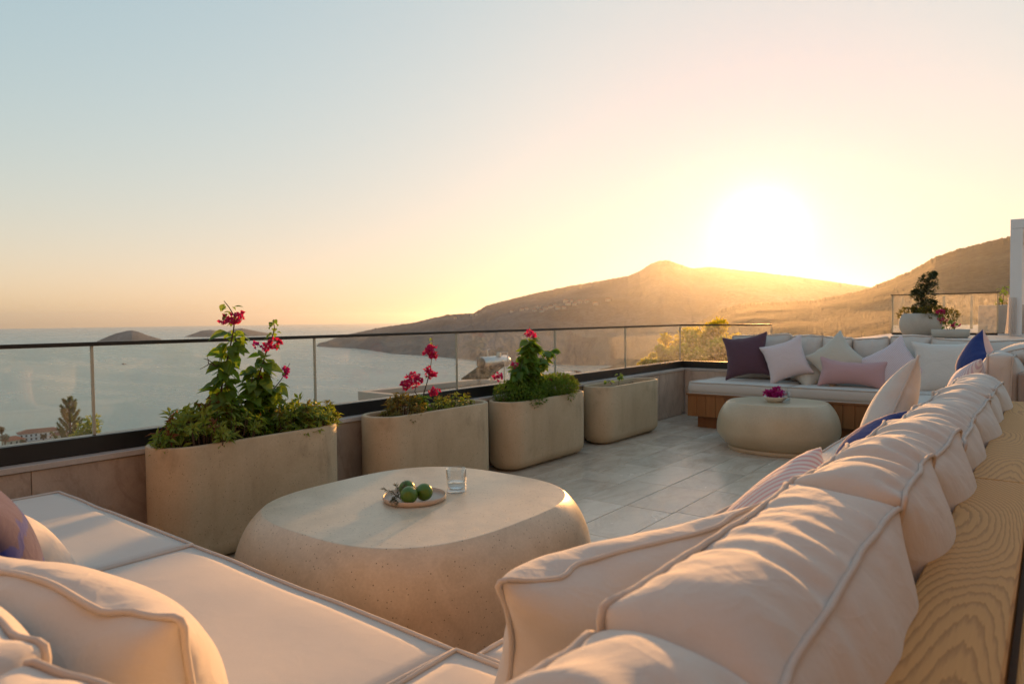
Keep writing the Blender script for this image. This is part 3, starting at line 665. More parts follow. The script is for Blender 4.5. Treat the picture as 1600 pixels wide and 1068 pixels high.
def pucker(P, F, loops, amp, wl, seed):
    # small gathers running away from the seams
    F = np.array(F); N = np.cross(P[F[:, 2]]-P[F[:, 0]], P[F[:, 3]]-P[F[:, 1]]); nor = np.zeros_like(P)
    for q in range(4):
        for ax in range(3): nor[:, ax] += np.bincount(F[:, q], N[:, ax], len(P))
    nor /= np.linalg.norm(nor, axis=1, keepdims=True)+1e-9; f = lattice_noise(seed+200); best = np.full(len(P), 9.0); par = np.zeros(len(P))
    for li, l in enumerate(loops):
        Q = P[l]; s = np.concatenate([[0], np.cumsum(np.linalg.norm(np.diff(Q, axis=0), axis=1))]); d = np.sqrt(((P[:, None]-Q[None])**2).sum(2)); k = d.argmin(1); m = d.min(1); u = m < best; best[u] = m[u]; par[u] = s[k[u]]+li*3.3
    g = f(par/wl, best*2+1)+.6*f(par/wl*.45+9, best+5); reach = .045+.05*np.abs(f(par/wl*.6+3, par*0+7)); e = np.exp(-(best/reach)**1.3)*np.clip(best/.012, 0, 1)
    return P+nor*(amp*g*e)[:, None]
class Cushion:
    """a simulated shape, its faces and seams"""
    def __init__(s, g, thick=1.0, pk=.0065, **kw): s.P = pucker(inflate(g, **kw), g[1], g[2], pk, .042, kw.get('seed', 0)); s.P[:, 2] *= thick; s.F = g[1]; s.loops = g[2]; s.cache = {}
    def meshes(s, key, mat, pmat, fn=None, pr=.0065):
        k = (key, mat.name, pmat.name if pmat else None)
        if k not in s.cache:
            P = fn(s.P.copy()) if fn else s.P
            cv = mesh('cover', P, s.F, mat); pm = []
            if pmat:
                for l in s.loops:
                    Q = P[l]; Q = (Q+.25*(np.roll(Q, 1, 0)+np.roll(Q, -1, 0)-2*Q)); c = P.mean(0); o = Q-c; o /= np.linalg.norm(o, axis=1, keepdims=True); b = MB(); b.tube(Q+o*pr*.6, pr, 7, closed=True); pm.append(b.mesh('piping', pmat, True))
            s.cache[k] = (cv, pm)
        return s.cache[k]
def cushion(name, shape, center, ex, ey, mat, pmat, label, cat_='cushion', group=None, key=0, fn=None, scale=(1, 1, 1), pr=.0055):
    """place a cushion: ex, ey are the directions of its length and height; the third axis is its thickness"""
    ex = Vector(ex).normalized(); ez = ex.cross(Vector(ey)).normalized(); ey = ez.cross(ex)
    cv, pm = shape.meshes(key, mat, pmat, fn, pr); t = thing(name, label=label, cat=cat_, group=group)
    M = Matrix((ex, ey, ez)).transposed().to_4x4(); M.translation = Vector(center); t.matrix_world = M @ Matrix.Diagonal((*scale, 1))
    o = obj('cover', cv, t); s = o.modifiers.new('smooth', 'SUBSURF'); s.levels = s.render_levels = 1
    for m in pm: obj('piping', m, o)
    return t
S_big = Cushion(box_grid(.66, .40, .19, .0165), grow=1.03, gus=1.09, press=.42, seed=3)
S_a = Cushion(box_grid(.47, .38, .19, .0165), grow=1.04, gus=1.17, press=.42, seed=5)
S_b = Cushion(box_grid(.47, .38, .19, .0165), grow=1.05, gus=1.14, press=.48, seed=8)
S_far = Cushion(box_grid(.50, .44, .13, .020), grow=1.02, gus=1.03, press=.34, seed=4, steps=40)
S_sq = Cushion(pillow_grid(.46, .46, .0165), grow=1.03, press=.75, seed=2, steps=44, thick=.82)
S_sq2 = Cushion(pillow_grid(.46, .46, .0165), grow=1.05, press=.55, seed=11, steps=40, noise=.008, thick=.8)
S_lum = Cushion(pillow_grid(.60, .32, .0175), grow=1.03, press=.7, seed=6, steps=40, thick=.8)
S_piped = Cushion(pillow_grid(.62, .50, .0165), grow=1.05, press=.8, seed=9, noise=.006, thick=.92)
def wrinkle(seed, amp=.012):
    f = lattice_noise(seed)
    def fn(P):
        n = f(P[:, 0]*5+3, P[:, 1]*5+9)+.5*f(P[:, 0]*11, P[:, 1]*11+5); P[:, 2] += amp*n*np.sign(P[:, 2]+1e-6)*.5
        P[:, 0] += amp*.8*f(P[:, 1]*4, P[:, 2]*6+2); P[:, 1] += amp*1.2*f(P[:, 0]*4+7, P[:, 2]*6) - .02*np.clip(P[:, 1], 0, 1)*(P[:, 0]/.3)**2*2; return P
    return fn

# ------------------------------------------------------------------ the U-shaped sofa: bases, seat cushions
SZ = .472
def seat_cushion(x0, x1, y0, y1, lab, grp, z0=.365, z1=SZ, seed=0):
    L, W, T = x1-x0-.008, y1-y0-.008, z1-z0; V, F, lo = box_grid(L, W, T, .045); f = lattice_noise(seed+40)
    u = V[:, 0]/(L/2); v = V[:, 1]/(W/2); w = V[:, 2]/(T/2)
    P = V.copy(); P[:, 2] += np.where(w > 0, w, 0)*(.010*(1-u**6)*(1-v**6)+.0025*f(V[:, 0]*6, V[:, 1]*6))
    bul = .008*(1-w**4); P[:, 0] += bul*np.where(np.abs(u) > .999, np.sign(u), 0); P[:, 1] += bul*np.where(np.abs(v) > .999, np.sign(v), 0)
    t = thing('seat_cushion', ((x0+x1)/2, (y0+y1)/2, (z0+z1)/2), label=lab, cat='cushion', group=grp)
    cvr = obj('cover', mesh('cover', P, F, m_seat), t)
    for l in lo:
        Q = P[l]; c = []
        for q in Q: c.append((q[0]*(1+.001), q[1]*(1+.001), q[2]+(.002 if q[2] > 0 else -.002)))
        b = MB(); b.tube(c, .0055, 7, closed=True); b.build('piping', m_pipe, cvr, True)
    return t
def sofa_base(x0, x1, y0, y1, face, lab, zt=.362):
    """timber bench box, vertical planks on the face ('+y', '-y', '-x'), recessed plinth"""
    t = thing('sofa', ((x0+x1)/2, (y0+y1)/2, 0), label=lab, cat='sofa'); hx, hy = (x1-x0)/2, (y1-y0)/2; g = .08; q = .022
    MB().box(-hx+g, hx-g, -hy+g, hy-g, 0.001, .118).build('plinth', m_iroko, t)
    MB().box(-hx+q, hx-q, -hy+q, hy-q, .12, zt-.024).build('frame', m_iroko, t)
    MB().box(-hx-.012, hx+.012, -hy-.012, hy+.012, zt-.022, zt-.002, .002).build('top_rail', m_iroko, t)
    n = int((2*hx if face[1] == 'y' else 2*hy)/.0985)
    for k in range(n):
        if face == '-y': b = (-hx+k*2*hx/n+.0015, -hx+(k+1)*2*hx/n-.0015, -hy, -hy+.02)
        elif face == '+y': b = (-hx+k*2*hx/n+.0015, -hx+(k+1)*2*hx/n-.0015, hy-.02, hy)
        else: b = (-hx, -hx+.02, -hy+k*2*hy/n+.0015, -hy+(k+1)*2*hy/n-.0015)
        c = ((b[0]+b[1])/2, (b[2]+b[3])/2); MB().box(b[0]-c[0], b[1]-c[0], b[2]-c[1], b[3]-c[1], .122, zt-.0235, .002).build('plank', m_iroko, t, loc=(c[0], c[1], 0))
    return t
FY0, FY1 = 6.72, 7.62
far_b = sofa_base(-3.005, -.10, FY0, FY1, '-y', 'far sofa with orange timber plank base behind the pebble table')
right_b = sofa_base(-.885, -.20, .99, 6.70, '-x', 'long right hand sofa with wide grained ash ledge along its back')
near_b = sofa_base(-3.13, -.10, .28, .985, '+y', 'near sofa at the bottom of the picture under the wide seat cushions')
GS = 'cream seat cushions'
for a, b, lab in ((-2.985, -1.99, 'left cream seat cushion of the far sofa under the plum pillow'), (-1.99, -1.0, 'middle cream seat cushion of the far sofa under the pink lumbar pillow'), (-1.0, -.12, 'right cream seat cushion of the far sofa under the square white pillow')):
    seat_cushion(a, b, FY0-.01, FY1-.12, lab, GS, seed=int(a*-10))
for a, b, lab in ((1.01, 2.065, 'cream seat cushion on the right sofa nearest the camera, below the piped pillow'), (2.065, 3.12, 'cream seat cushion on the right sofa below the striped pillow'), (3.12, 4.18, 'cream seat cushion on the right sofa below the tall cream pillow'), (4.18, 5.2, 'cream seat cushion on the right sofa beyond the tall cream pillow'), (5.2, 6.69, 'cream seat cushion at the far end of the right sofa')):
    seat_cushion(-.905, -.22, a, b, lab, GS, seed=int(a*10))
for a, b, lab in ((-3.15, -2.05, 'cream seat cushion at the left end of the near sofa'), (-2.05, -.955, 'wide cream seat cushion of the near sofa in front of the stone table'), (-.955, -.22, 'cream corner seat cushion where near and right sofas meet')):
    seat_cushion(a, b, .30, 1.005, lab, GS, seed=int(a*-10))
# backs: ash ledge boards on a timber back
def onto(t, b, name, mat, loc_=(0, 0, 0)): return b.build(name, mat, t, loc=tuple(np.array(loc_)-np.array(t.location)))
onto(right_b, MB().box(-.045, .055, -2.4, 2.33, .05, .655), 'back_panel', m_iroko, (-.11, 2.0, 0))
for ya, yb, yc in ((-1.25, .2535, 2.0), (-1.0455, 1.0455, 3.302), (-.60, .60, .147)): onto(right_b, MB().box(-.069, .066, ya, yb, -.045, 0, .004), 'ledge_board', m_ash, (-.11, yc, .70))
for ya, yb, yc in ((-1.25, .2535, 2.0), (-1.0455, 1.0455, 3.302)): onto(right_b, MB().box(.078, .19, ya, yb, -.045, 0, .004), 'ledge_board', m_ash, (-.11, yc, .70))
onto(right_b, MB().box(.06, .185, -2.4, 2.33, .05, .63), 'rear_panel', m_iroko, (-.11, 2.0, 0))
m_taupe = fabric('taupe_upholstery', (.34, .27, .23)); onto(right_b, MB().box(-.05, .12, -.84, .84, .05, .80, .012), 'upholstered_back', m_taupe, (-.115, 5.85, 0))
onto(near_b, MB().box(-1.5, 1.43, -.03, .03, .05, .60), 'back_panel', m_iroko, (-1.6, .20, 0)); onto(near_b, MB().box(-1.52, 1.43, -.06, .06, .602, .64, .004), 'ledge_board', m_ash, (-1.6, .20, 0))
onto(far_b, MB().box(-1.25, 1.4, -.025, .02, .37, .80), 'back_panel', m_iroko, (-1.5, 7.60, 0))
# right row of back cushions
GB = 'puckered cream back cushions along the right sofa'
row = [(.40, .46, 'a', .80, 'puckered cream back cushion at the bottom edge of the picture beside the ash ledge'),
       (1.005, .69, 'B', .815, 'large wrinkled cream back cushion nearest the camera beside the ash ledge'),
       (1.60, .46, 'a', .825, 'puckered cream back cushion behind the striped pillow'),
       (2.06, .47, 'b', .815, 'puckered cream back cushion just behind the blue pillow'),
       (2.60, .54, 'a', .785, 'fourth puckered cream back cushion along the ash ledge'),
       (3.12, .50, 'b', .80, 'fifth puckered cream back cushion along the ash ledge'),
       (3.60, .48, 'a', .80, 'sixth puckered cream back cushion along the ash ledge'),
       (4.08, .48, 'b', .80, 'last puckered cream back cushion at the far end of the ash ledge')]
for i, (y, w, s, zt, lab) in enumerate(row):
    S = {'a': S_a, 'b': S_b, 'B': S_big}[s]; L = .66 if s == 'B' else .47; W = .40 if s == 'B' else .38
    lean = rnd.uniform(.03, .09); cz = zt-W/2
    cushion('back_cushion', S, (-.315+rnd.uniform(-.006, .006), y, cz), (0.03*rnd.uniform(-1, 1), 1, rnd.uniform(-.03, .03)), (lean, 0, 1), m_cream, m_pipe, lab, 'cushion', GB, key=i % 3 if s != 'B' else 0, fn=wrinkle(60+i), scale=(w/L*.985, 1, 1.0), pr=.0052)
# near row
GN = 'cream back cushions of the near sofa'
cushion('back_cushion', S_piped, (-1.19, .40, .585), (1, .21, -.02), (.03, -.30, 1), m_cream, m_pipe, 'piped cream back cushion at the lower left with its rear side to the camera', 'cushion', GN, key='n1', fn=wrinkle(81, .018), scale=(1.0, .86, 1.0))
cushion('back_cushion', S_b, (-.62, .285, .585), (1, .42, -.05), (.05, -.18, 1), m_cream, m_pipe, 'blurred cream back cushion cut by the bottom edge, left of centre', 'cushion', GN, key='n2', fn=wrinkle(82), scale=(.95, .9, .8))
cushion('back_cushion', S_a, (-1.12, .19, .60), (1, .05, .02), (0, -.15, 1), m_cream, m_pipe, 'blurred cream back cushion in the bottom left corner', 'cushion', GN, key='n3', fn=wrinkle(83), scale=(1.0, .95, .9))
# far row
GF = 'cream back cushions of the far sofa'
for i, (xa, xb, zt, rz, lab) in enumerate([(-2.77, -2.14, .955, .0, 'wide cream back cushion at the left end of the far sofa'), (-2.14, -1.84, .95, .18, 'narrow cream back cushion between plum and oat pillows on far sofa'), (-1.84, -1.55, .94, -.08, 'cream back cushion behind the oat diamond pillow on far sofa'),
      (-1.55, -1.235, .93, .06, 'cream back cushion with a deep fold right of the oat diamond pillow'), (-1.235, -.89, .955, .1, 'tall cream back cushion behind the pinstriped diamond pillow'), (-.89, -.50, .93, -.02, 'cream back cushion behind the square white pillow'), (-.50, -.12, .92, .02, 'cream back cushion at the right end of the far sofa')]):
    w = xb-xa; cushion('back_cushion', S_far, ((xa+xb)/2, 7.40-.02*(i % 2), zt-.235), (math.cos(rz), math.sin(rz), 0), (0, .14, 1), m_cream, m_pipe, lab, 'cushion', GF, key='f%d' % (i % 3), fn=wrinkle(90+i % 3, .015), scale=(w/.52, 1.02, .95), pr=.006)
# throw pillows on the far sofa
def pil(shape, c, n, roll, mat, lab, size=1.0, pm=None, thick=1.0, group='throw pillows', key=0, fn=None):
    n = Vector(n).normalized(); r = Vector((0, 0, 1)).cross(n).normalized(); u = n.cross(r)
    ex = r*math.cos(roll)+u*math.sin(roll); ey = -r*math.sin(roll)+u*math.cos(roll)
    s = size if isinstance(size, tuple) else (size, size); return cushion('throw_pillow', shape, c, ex, ey, mat, pm, lab, 'pillow', group, key, fn, (s[0], s[1], thick))
fn_ = (0, -1, .38)
def fp(px, py, y): return tuple(at(px, py, 1, y))
pil(S_sq, fp(1166, 556, 7.10), (.10, -1, .30), R(9), m_plum, 'plum purple pillow at the left end of the far sofa', 1.06, thick=.9)
pil(S_sq2, fp(1228, 562, 7.04), (.1, -1, .35), R(20), m_dots, 'small white dotted pillow tilted beside the plum pillow', .92)
pil(S_sq2, fp(1266, 581, 7.16), (.2, -.8, .9), R(40), m_oat, 'beige pillow lying low behind the dotted pillow', .80, key=1, fn=wrinkle(7))
pil(S_sq, fp(1306, 562, 7.08), (0, -1, .36), R(42), m_oat, 'oat coloured pillow standing on its corner in the middle of the far sofa', .98)
pil(S_lum, fp(1332, 583, 6.95), (0, -1, .30), R(-2), m_pink, 'dusty pink lumbar pillow lying along the far sofa', (1.02, .96))
pil(S_sq2, fp(1394, 573, 7.04), (-.05, -1, .40), R(36), m_pin, 'pinstriped white pillow standing on its corner right of the pink lumbar pillow', .98)
pil(S_sq2, fp(1482, 574, 7.06), (.02, -1, .28), R(2), m_white, 'large square off-white pillow at the right of the far sofa', (1.26, 1.06))
# pillows on the right sofa
pil(S_sq2, (-.60, 3.52, .67), (-1, -.16, .42), R(38), m_cream, 'tall cream pillow with piped edge standing on its corner on the right sofa', 1.0, pm=m_pipe, thick=1.05)
pil(S_sq, (-.555, 2.90, .60), (1, .1, -.75), R(24), m_navy2, 'bright blue pillow with pale pink front leaning on the right sofa', .80)
pil(S_sq2, (-.565, 1.72, .60), (-.78, -.42, .80), R(-12), m_stripe, 'pink striped pillow leaning on the right sofa', .98)
cushion('throw_pillow', S_piped, (-.60, 1.12, .595), (.40, 1, .02), (.28, -.05, 1), m_cream, m_pipe, 'big piped cream pillow in the foreground leaning on the wrinkled back cushion', 'pillow', 'throw pillows', key='p', fn=wrinkle(71, .02), scale=(1.02, .72, .9))
# far right corner group
cushion('back_cushion', S_far, (-.262, 5.28, .67), (0, 1, 0), (.03, 0, 1), m_cream, m_pipe, 'upright cream back cushion seen end on beyond the ash ledge', 'cushion', GF, key='e1', scale=(1.0, 1.02, .98))
cushion('back_cushion', S_a, (-.16, 5.62, .86), (.2, 1, 0), (1, -.2, .3), m_cream, m_pipe, 'puckered cream cushion lying at the right edge beyond the ash ledge', 'cushion', GF, key='e2', scale=(1, .6, .6))
pil(S_sq, (-.42, 5.62, .79), (1, .45, -.2), R(40), m_navy2, 'navy pillow standing on its corner at the far right of the sofa', .84)
pil(S_sq2, (-.44, 5.02, .67), (-1, -.2, .35), R(12), m_pin, 'pinstriped pillow leaning against the end-on cushion beyond the ash ledge', .85)
# near left pillow
pil(S_sq, (-1.95, .46, .61), (.1, 1, .30), R(8), m_shib, 'purple shibori dyed pillow at the left edge on the near sofa', 1.0, pm=None)
pil(S_sq2, (-2.14, .60, .515), (.1, 1, .6), R(6), m_cream, 'cream pillow peeking out behind the purple shibori pillow', .72)

# ------------------------------------------------------------------ upper terrace beyond the far sofa
UZ = .86
ut = MB().box(-2.0, 6.0, 8.6, 22.0, -6.0, UZ).build('upper_terrace', m_cap, kind='structure')
uw = thing('retaining_wall', (0, 8.5, 0), label='pale retaining wall of the upper terrace behind the far sofa', cat='wall'); MB().box(-2.02, 6.0, -.10, .098, -6.0, .84).build('wall_body', m_render, uw); MB().box(-2.05, 6.0, -.13, .12, .842, .88, .003).build('coping', m_cap, uw)
ge = thing('glass_enclosure', (-1.25, 11.4, UZ), label='glass guard enclosing the stairwell behind the round pot', cat='balustrade')
pL = at(1394, 500, 1, 11.4)[0]; pR = at(1559, 500, 1, 11.4)[0]; gl_, gr_ = pL+1.25, pR+1.25
zt_ = at(1394, 462, 1, 11.4)[2]-UZ
MB().box(gl_, gr_, -.006, .006, .03, zt_).build('pane', m_pane_spotted, ge)
MB().box(gl_-.02, gr_+.02, -.014, .014, zt_+.0005, zt_+.014).build('top_rail', m_rail, ge)
MB().box(gl_-.005, gl_+.012, .007, .018, .03, zt_).build('edge_strip', m_seal, ge); MB().box(gr_-.012, gr_+.005, .007, .018, .03, zt_).build('edge_strip', m_seal, ge)
MB().box(gl_, gr_, 3.0, 3.012, .03, zt_+.05).build('pane', m_pane_spotted, ge); MB().box(gl_-.006, gl_+.006, .02, 2.99, .03, zt_).build('pane', m_pane_spotted, ge)
for px in (1475, 1518):
    x = at(px, 500, 1, 14.4)[0]+1.25; MB().box(x-.02, x+.02, 2.98, 2.995, .03, zt_+.04).build('edge_strip', m_seal, ge)
MB().box(gl_, gr_, -.03, .03, 0, .029).build('base_channel', m_black, ge)
# round pot with bonsai, low pot with bougainvillea
pp = at(1438, 524, 1, 10.4); m_pot = stone('pale_pot', (.50, .46, .40), (.42, .38, .33), (.56, .52, .46), 2.0, rough=.6, speck=.2)
def rpot(p, r, h, lab, bulge=1.0):
    t = thing('round_pot', (p[0], p[1], UZ), label=lab, cat='pot'); prof = [(r*.55, 0)]+[(r*(.55+.45*math.sin(a)*bulge), h*(1-math.cos(a))/2*1.02) for a in np.linspace(.25, 2.35, 16)]; rr, zz = prof[-1]
    MB().lathe(prof+[(rr-.01, zz+.012), (rr-.03, zz+.01), (rr-.045, zz-.05)], 40).build('vessel', m_pot, t, True); MB().lathe([(rr-.046, zz-.05), (0, zz-.035)], 24).build('soil', m_soil, t); return zz
hz = rpot(pp, .25, .34, 'large round pale pot with the bonsai tree on the upper terrace')
bt = thing('bonsai_tree', (pp[0], pp[1], UZ+hz-.03), label='dark twisted bonsai tree growing from the round pot', cat='tree')
BP = [at(1438, 500, 1, 10.4), at(1441, 488, 1, 10.4), at(1445, 476, 1, 10.4), at(1438, 466, 1, 10.4), at(1446, 452, 1, 10.4), at(1450, 440, 1, 10.4), at(1455, 428, 1, 10.4)]
b0 = np.array(bt.location); MB().tube([p-b0 for p in BP], [.03, .026, .022, .02, .016, .012, .008], 7).build('trunk', m_bark, bt, True)
cl = [(1432, 494, .07), (1446, 490, .08), (1436, 480, .08), (1450, 477, .09), (1440, 468, .07), (1433, 460, .09), (1448, 462, .10), (1440, 452, .09), (1452, 450, .10), (1444, 442, .09), (1455, 440, .08), (1450, 433, .07), (1459, 429, .045), (1431, 456, .04), (1428, 484, .03), (1458, 473, .04)]
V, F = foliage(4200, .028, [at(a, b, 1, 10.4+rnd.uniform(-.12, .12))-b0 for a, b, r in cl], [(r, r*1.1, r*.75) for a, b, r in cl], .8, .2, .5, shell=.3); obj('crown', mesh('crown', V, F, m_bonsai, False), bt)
us = thing('underplanting', (pp[0], pp[1], UZ+hz), label='light green leafy plants around the bonsai trunk in the round pot', cat='plant')
V, F = foliage(1100, .04, [(.16, 0, .02), (.30, 0, -.03), (-.14, 0, .0), (.1, -.1, .02)], [(.12, .14, .09)]*4, .7, .4, .55); obj('foliage', mesh('foliage', V, F, m_dry, False), us)
p2 = at(1485, 526, 1, 10.0)
t2 = thing('low_pot', (p2[0], p2[1], UZ), label='low wide concrete pot beside the round pot on the upper terrace', cat='pot'); MB().lathe([(.17, 0), (.20, .02), (.205, .10), (.20, .105), (.18, .10), (.175, .06), (0, .06)], 36).build('vessel', m_pot, t2, True)
def pth(pts, y): return [at(a, b, 1, y) for a, b in pts]
f1 = pth([(1482, 520), (1478, 508), (1473, 498), (1470, 487)], 10.0); f2 = pth([(1484, 520), (1490, 508), (1486, 498)], 10.0); f3 = pth([(1488, 520), (1492, 511)], 10.0)
spray('bougainvillea', [(f1, .004, .002), (f2, .004, .002), (f3, .004, .002)], [(f1, .3, 1, 12, .045), (f2, .3, 1, 12, .05)], [(at(1467, 486, 1, 10.0), (.05, .05, .035), 16, m_mag), (at(1473, 487, 1, 10.0), (.03, .03, .03), 10, m_mag), (at(1472, 500, 1, 10.0), (.05, .05, .035), 18, m_mag), (at(1492, 508, 1, 10.0), (.055, .05, .035), 18, m_mag)],
      'thin bougainvillea with three pink clusters in the low pot on the upper terrace', (p2[0], p2[1], UZ+.07))
# planter and spindly plant by the pergola
p3 = at(1565, 520, 1, 12.6); t3 = thing('square_planter', (p3[0], p3[1], UZ), label='pale square planter beside the white pergola', cat='planter'); MB().box(-.28, .28, -.2, .2, 0, .42, .01).build('vessel', m_pot, t3)
y1 = pth([(1566, 498), (1566, 480), (1568, 462), (1570, 446)], 12.6); y2 = pth([(1566, 490), (1560, 470), (1566, 452)], 12.6)
spray('spindly_plant', [(y1, .006, .003), (y2, .005, .002)], [(y1, .2, 1, 16, .07), (y2, .3, 1, 10, .06)], [(at(1572, 473, 1, 12.6), (.06, .06, .05), 8, m_dry), (at(1562, 474, 1, 12.6), (.05, .05, .04), 6, m_dry)], 'spindly yellow leaved plant beside the white pergola post', (p3[0], p3[1], UZ+.4))
# pergola
qx = at(1577, 500, 1, 11.0)[0]; qz = at(1578, 343, 1, 11.0)[2]
pg = thing('white_pergola', (qx, 11.0, UZ), label='white pergola with curtain at the right edge of the picture', cat='pergola')
w_ = .13; H_ = qz-UZ
for xx, yy in ((0, 0), (2.6, 0), (0, 2.4), (2.6, 2.4)): MB().box(xx, xx+w_, yy, yy+w_, 0, H_-.122, .004).build('post', m_wpaint, pg)
for b in ((0, 2.73, 0, w_), (0, 2.73, 2.4, 2.4+w_)): MB().box(*b, H_-.12, H_, .004).build('beam', m_wpaint, pg)
for b in ((.002, w_-.002, w_+.002, 2.398), (2.6, 2.6+w_, w_+.002, 2.398)): MB().box(*b, H_-.12, H_-.001, .004).build('beam', m_wpaint, pg)
def curtain(x0, x1, y, z0, z1, amp=.03, flare=.0):
    V = []; F = []; n = 70; m = 12
    for j in range(m):
        s = j/(m-1); z = z1+(z0-z1)*s
        for i in range(n): u = i/(n-1); V.append((x0+(x1-x0)*u-flare*s*s*(1-u), y+amp*(.4+.6*s)*math.sin(u*34+.4*math.sin(5*s)), z))
    for j in range(m-1):
        for i in range(n-1): F.append((j*n+i, j*n+i+1, (j+1)*n+i+1, (j+1)*n+i))
    return mesh('curtain', V, F, m_curt)
M_ = Mat('sheer_curtain'); M_.set(Roughness=.9, Base_Color=(.74, .68, .64)); _tl = M_.n('ShaderNodeBsdfTranslucent'); _tl.inputs[0].default_value = (.80, .72, .66, 1); _mx = M_.n('ShaderNodeMixShader'); _mx.inputs[0].default_value = .5; M_.l(M_.b.outputs[0], _mx.inputs[1]); M_.l(_tl.outputs[0], _mx.inputs[2]); M_.l(_mx.outputs[0], M_.out.inputs['Surface']); M_.col(M_.mix(M_.noise(M_.coords(), 30), (.76, .70, .66), (.66, .60, .56))); m_curt = M_.m
obj('curtain', curtain(w_+.02, .62, .30, .06, H_-.14), pg); obj('curtain', curtain(-.015, .08, -.04, .03, .50, .010, .03), pg)
db = thing('daybed', (qx+1.4, 12.0, UZ), label='wooden daybed with a blue mattress under the white pergola', cat='daybed')
MB().box(-1.1, 1.0, -.6, .6, 0, .13, .01).build('base', m_wpaint, db); MB().box(-1.12, 1.02, -.62, .62, .131, .22, .005).build('frame', m_iroko, db); MB().box(-1.08, .98, -.58, .58, .221, .36, .03).build('mattress', m_blue, db)

# ------------------------------------------------------------------ below the terrace: hillside, neighbour's house, trees, hotel
SEA = -120.0
def hdir(px, py=500):
    d = ray(px, py); d = np.array([d[0], d[1], 0]); return d/np.linalg.norm(d)
m_hill = stone('scrub_hillside', (.075, .07, .04), (.04, .045, .022), (.14, .115, .075), .08, rough=.95, kind='Object', bumpk=.3)
nz1 = lattice_noise(1); V = []; F = []
azs = np.linspace(R(-160), R(60), 120); rs = np.array([9, 12, 16, 24, 36, 55, 85, 130, 190, 260, 340, 430, 520, 600, 680, 780, 900])
for a in azs:
    for r in rs:
        left = 1/(1+math.exp((a-R(-78))/R(3))); zA = -5-.195*(r-9); zB = -5-.178*(r-9); z = zA+(zB-zA)*left
        if left > .5 and 500 < r < 790: z = max(z, -108)
        right = 1/(1+math.exp(-(a-R(-16))/R(5))); z = z*(1-right)+right*(-6-.10*(r-9))
        V.append((r*math.sin(a), r*math.cos(a), z+min(4, r*.02)*float(nz1(r*.04+a*9, a*14))))
m = len(rs)
for i in range(len(azs)-1):
    for k in range(m-1): F.append((i*m+k, (i+1)*m+k, (i+1)*m+k+1, i*m+k+1))
obj('hillside', mesh('hillside', V, F, m_hill), kind='structure')

def crown_tree(name, base, trunk_h, clumps, n, leaf, mat, lab, cat_='tree', group=None, tr=.12, out=.8, wid=.5):
    t = thing(name, tuple(base), label=lab, cat=cat_, group=group); top = np.array([0, 0, trunk_h]); tb = MB(); tb.tube([(0, 0, -.3), (.08*tr, .05, trunk_h*.5), tuple(top)], [tr, tr*.8, tr*.5], 7)
    for c, r in clumps[:14]: c = np.array(c); tb.tube([top*.8, (top*.8+c)/2+np.array([0, 0, -.1]), c], [tr*.4, tr*.25, tr*.1], 5)
    tb.build('trunk', m_bark, t, True); V, F = foliage(n, leaf, [c for c, r in clumps], [r for c, r in clumps], out, .3, wid, shell=.25); obj('crown', mesh('crown', V, F, mat, False), t); return t
def gz(x, y): r = math.hypot(x, y); return -5-.19*(r-9)-.2
# backlit trees behind the far corner glass
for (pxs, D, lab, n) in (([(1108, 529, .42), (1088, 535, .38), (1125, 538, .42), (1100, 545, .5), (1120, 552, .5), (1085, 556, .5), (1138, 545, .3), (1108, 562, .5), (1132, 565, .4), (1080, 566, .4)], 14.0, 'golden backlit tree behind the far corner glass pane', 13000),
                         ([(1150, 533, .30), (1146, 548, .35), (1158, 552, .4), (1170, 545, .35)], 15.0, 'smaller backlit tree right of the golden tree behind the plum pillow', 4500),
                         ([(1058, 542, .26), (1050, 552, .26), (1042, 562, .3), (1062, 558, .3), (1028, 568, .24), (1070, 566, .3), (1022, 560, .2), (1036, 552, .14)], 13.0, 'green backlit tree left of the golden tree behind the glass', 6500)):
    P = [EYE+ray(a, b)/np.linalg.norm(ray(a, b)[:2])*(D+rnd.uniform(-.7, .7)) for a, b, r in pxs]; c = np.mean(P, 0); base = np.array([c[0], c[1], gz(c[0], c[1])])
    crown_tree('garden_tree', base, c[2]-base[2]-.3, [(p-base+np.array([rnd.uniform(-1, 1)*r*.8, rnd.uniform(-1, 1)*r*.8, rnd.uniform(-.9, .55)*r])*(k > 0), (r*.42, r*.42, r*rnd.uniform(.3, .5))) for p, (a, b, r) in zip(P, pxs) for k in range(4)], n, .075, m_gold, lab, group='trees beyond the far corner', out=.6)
# young pine at the left
D = 17.0; pt = EYE+ray(108, 625)/np.linalg.norm(ray(108, 625)[:2])*D; base = np.array([pt[0], pt[1], gz(pt[0], pt[1])]); Ht = pt[2]-base[2]
py_ = thing('pine_tree', tuple(base), label='young pine with upswept branches seen through the glass at the left', cat='tree'); tb = MB(); tb.tube([(0, 0, -.3), (.04, 0, Ht*.5), (0, 0, Ht)], [.12, .08, .012], 7); pos = []; dd = []
def bottle(P0, P1, n, r):
    s = rng.random(n); a = P0+(P1-P0)*s[:, None]; ax = (P1-P0)/np.linalg.norm(P1-P0); v = rvec(n); v -= ax*(v@ax)[:, None]; v /= np.linalg.norm(v, axis=1, keepdims=True); pos.append(a); dd.append(v*(r*(1.1-.6*s))[:, None]+ax*r*.9)
for k in range(46):
    q = (k+.5)/46; z = Ht-.05-1.75*q; a = k*2.4; L = .12+.50*q**.8*rnd.uniform(.75, 1.15); P0 = np.array([0, 0, z]); P1 = P0+np.array([math.cos(a)*L*.62, math.sin(a)*L*.62, L*.95]); tb.tube([P0, (P0+P1)/2+np.array([math.cos(a), math.sin(a), -.5])*L*.1, P1], [.012, .008, .004], 5); bottle(P0*.65+P1*.35, P1, 150, .06)
